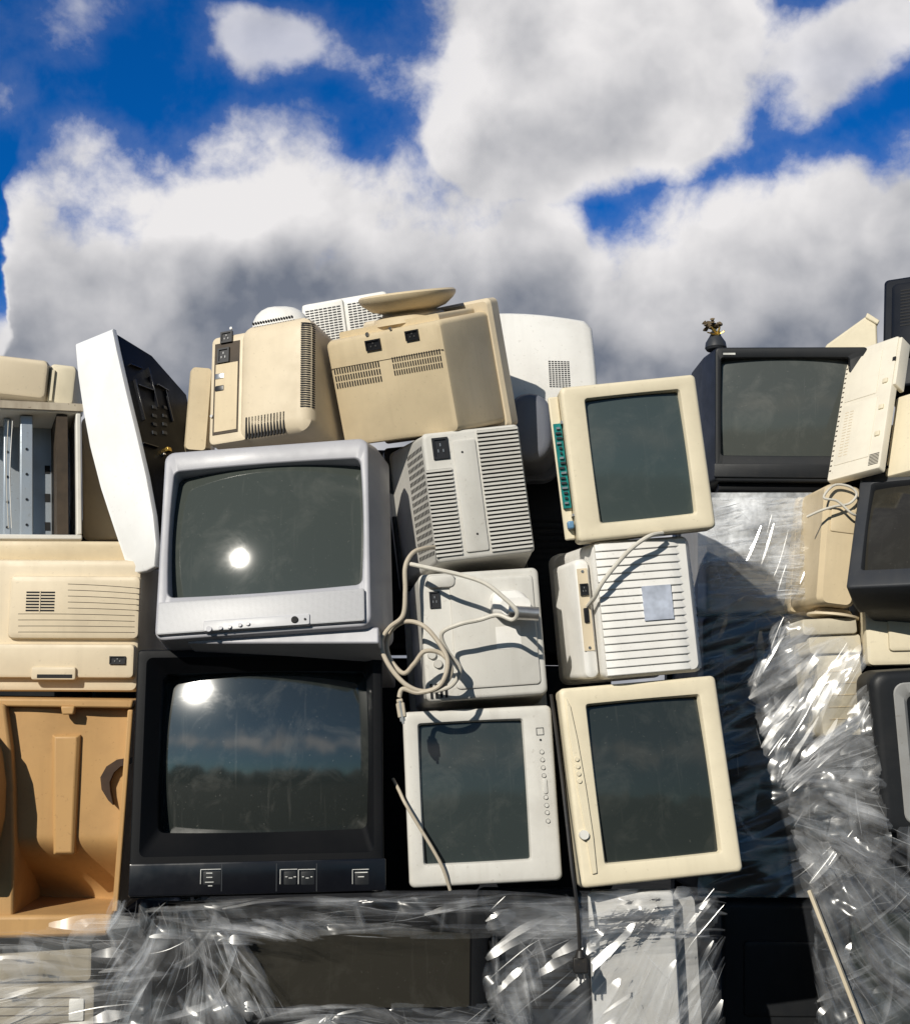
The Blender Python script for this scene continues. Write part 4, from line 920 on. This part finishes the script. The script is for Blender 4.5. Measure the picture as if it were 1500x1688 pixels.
tn = mrange(N, L, azw, -.5, .5)
def fcurve(pts):
    n = N.new('ShaderNodeFloatCurve'); L.new(tn, n.inputs['Value']); c = n.mapping.curves[0]
    pts = sorted((min(max(a+.5, 0), 1), min(max(v, 0), 1)) for a, v in pts)
    c.points[0].location = (0, pts[0][1]); c.points[-1].location = (1, pts[-1][1])
    for a, v in pts:
        if 0 < a < 1: c.points.new(a, v)
    n.mapping.update(); return n.outputs[0]
def elcurve(lst): return math_(N, L, 'MULTIPLY', fcurve([(ae(x, y)[0], ae(x, y)[1]/.9) for x, y in lst]), .9)
btop = elcurve([(-250, 650), (-40, 640), (0, 500), (22, 330), (40, 292), (75, 280), (150, 282), (222, 304), (262, 290), (330, 254), (388, 226), (425, 236), (480, 210), (560, 212), (640, 230), (690, 240), (780, 236), (880, 250), (935, 305), (970, 358), (1040, 345), (1130, 322), (1200, 296), (1300, 260), (1400, 242), (1500, 202), (1700, 150)])
s_b = math_(N, L, 'MULTIPLY', math_(N, L, 'SUBTRACT', btop, elw), FPX)
def blobs(lst):
    tot = None
    for cx, cy, rx, ry, am in lst:
        a0, e0 = ae(cx, cy); ra, re = rx/FPX, ry/FPX
        n = N.new('ShaderNodeVectorMath'); n.operation = 'MULTIPLY_ADD'; L.new(AE, n.inputs[0]); n.inputs[1].default_value = (1/ra, 1/re, 0); n.inputs[2].default_value = (-a0/ra, -e0/re, 0)
        dt = N.new('ShaderNodeVectorMath'); dt.operation = 'DOT_PRODUCT'; L.new(n.outputs[0], dt.inputs[0]); L.new(n.outputs[0], dt.inputs[1])
        g = math_(N, L, 'MULTIPLY', math_(N, L, 'POWER', .36788, dt.outputs['Value']), am)
        tot = g if tot is None else math_(N, L, 'ADD', tot, g)
    return tot
s_c = blobs([(840, 20, 165, 140, 1), (1040, 50, 215, 135, 1), (800, 190, 120, 100, 1), (915, 240, 180, 105, 1), (1085, 185, 155, 80, .9), (1215, 70, 105, 80, .65), (1400, 90, 90, 52, .70), (1475, 22, 105, 58, .85), (1345, 160, 60, 32, .48),
             (150, 40, 125, 60, .72), (470, 80, 140, 50, .78), (395, 46, 60, 40, .48), (520, 186, 70, 24, .5), (10, 570, 130, 70, 1)])
s_c = math_(N, L, 'MULTIPLY', math_(N, L, 'SUBTRACT', s_c, .50), 200.0)
sdv = math_(N, L, 'MAXIMUM', math_(N, L, 'MINIMUM', s_b, 150.0), math_(N, L, 'MINIMUM', s_c, 150.0))
sdv = math_(N, L, 'SUBTRACT', sdv, mrange(N, L, math_(N, L, 'ABSOLUTE', az), .8, 1.3, 0, 900))
strip = math_(N, L, 'ADD', mrange(N, L, math_(N, L, 'ABSOLUTE', math_(N, L, 'SUBTRACT', el, .21)), .01, .12, 50, -130), mrange(N, L, sep.outputs[1], 0, -.3, -900, 0))
sdv = math_(N, L, 'MAXIMUM', sdv, strip)
wD = N.new('ShaderNodeVectorMath'); wD.operation = 'MULTIPLY_ADD'; L.new(wn.outputs['Color'], wD.inputs[0]); wD.inputs[1].default_value = (.03, .03, .03); L.new(D, wD.inputs[2])
t1 = nz(N, L, wD.outputs[0], 12, 9, .59)
vo = N.new('ShaderNodeTexVoronoi'); vo.inputs['Scale'].default_value = 21; L.new(wD.outputs[0], vo.inputs['Vector'])
puff = math_(N, L, 'SUBTRACT', .42, vo.outputs['Distance'])
off = N.new('ShaderNodeVectorMath'); off.operation = 'ADD'; L.new(wD.outputs[0], off.inputs[0]); off.inputs[1].default_value = (-.013, .004, .030)
l1 = nz(N, L, wD.outputs[0], 8, 7, .5); l2 = nz(N, L, off.outputs[0], 8, 4, .46)
dens = math_(N, L, 'ADD', math_(N, L, 'ADD', sdv, math_(N, L, 'MULTIPLY', math_(N, L, 'SUBTRACT', t1, .5), 380.0)), math_(N, L, 'MULTIPLY', puff, 55.0))
a1 = mrange(N, L, dens, -40, 74, 0, 1, True)
veil = mrange(N, L, dens, -90, 30, 0, .12, True)
alpha = math_(N, L, 'MAXIMUM', a1, veil)
thin = blobs([(150, 40, 160, 90, .5), (470, 80, 180, 80, .34), (520, 186, 100, 40, .4), (1400, 110, 120, 70, .15)])
alpha = math_(N, L, 'MULTIPLY', alpha, math_(N, L, 'SUBTRACT', 1.0, thin), True)
dark = blobs([(850, 480, 260, 90, .16), (960, 130, 230, 110, .36), (830, 330, 160, 80, .22), (990, 240, 180, 45, .26), (1495, 345, 60, 60, .28), (1400, 115, 120, 50, .18), (400, 430, 300, 60, .08)])
depth_ = mrange(N, L, s_b, 45, 265, 0, .66, True)
lum = math_(N, L, 'SUBTRACT', math_(N, L, 'SUBTRACT', .96, dark), depth_)
lum = math_(N, L, 'ADD', lum, math_(N, L, 'MULTIPLY', math_(N, L, 'SUBTRACT', l1, l2), 2.1))
lum = math_(N, L, 'ADD', lum, math_(N, L, 'MULTIPLY', puff, .10))
tfac = mrange(N, L, sep.outputs[1], .2, -.3)
lum = math_(N, L, 'MAXIMUM', lum, math_(N, L, 'MULTIPLY', tfac, .6))
lum = math_(N, L, 'MAXIMUM', math_(N, L, 'MINIMUM', lum, .99), .0)
cl = mixc(N, L, lum, (1.7, 1.92, 2.42), (8.5, 8.3, 8.3))
tcol = mixc(N, L, tfac, (.012, .5, 1.1), (.26, .42, .48))
tint = mixc(N, L, 1.0, sky.outputs[0], tcol, 'MULTIPLY')
L.new(mixc(N, L, alpha, tint, cl), bg.inputs['Color'])
S.view_settings.view_transform = 'Standard'; S.view_settings.look = 'None'; S.view_settings.exposure = 0
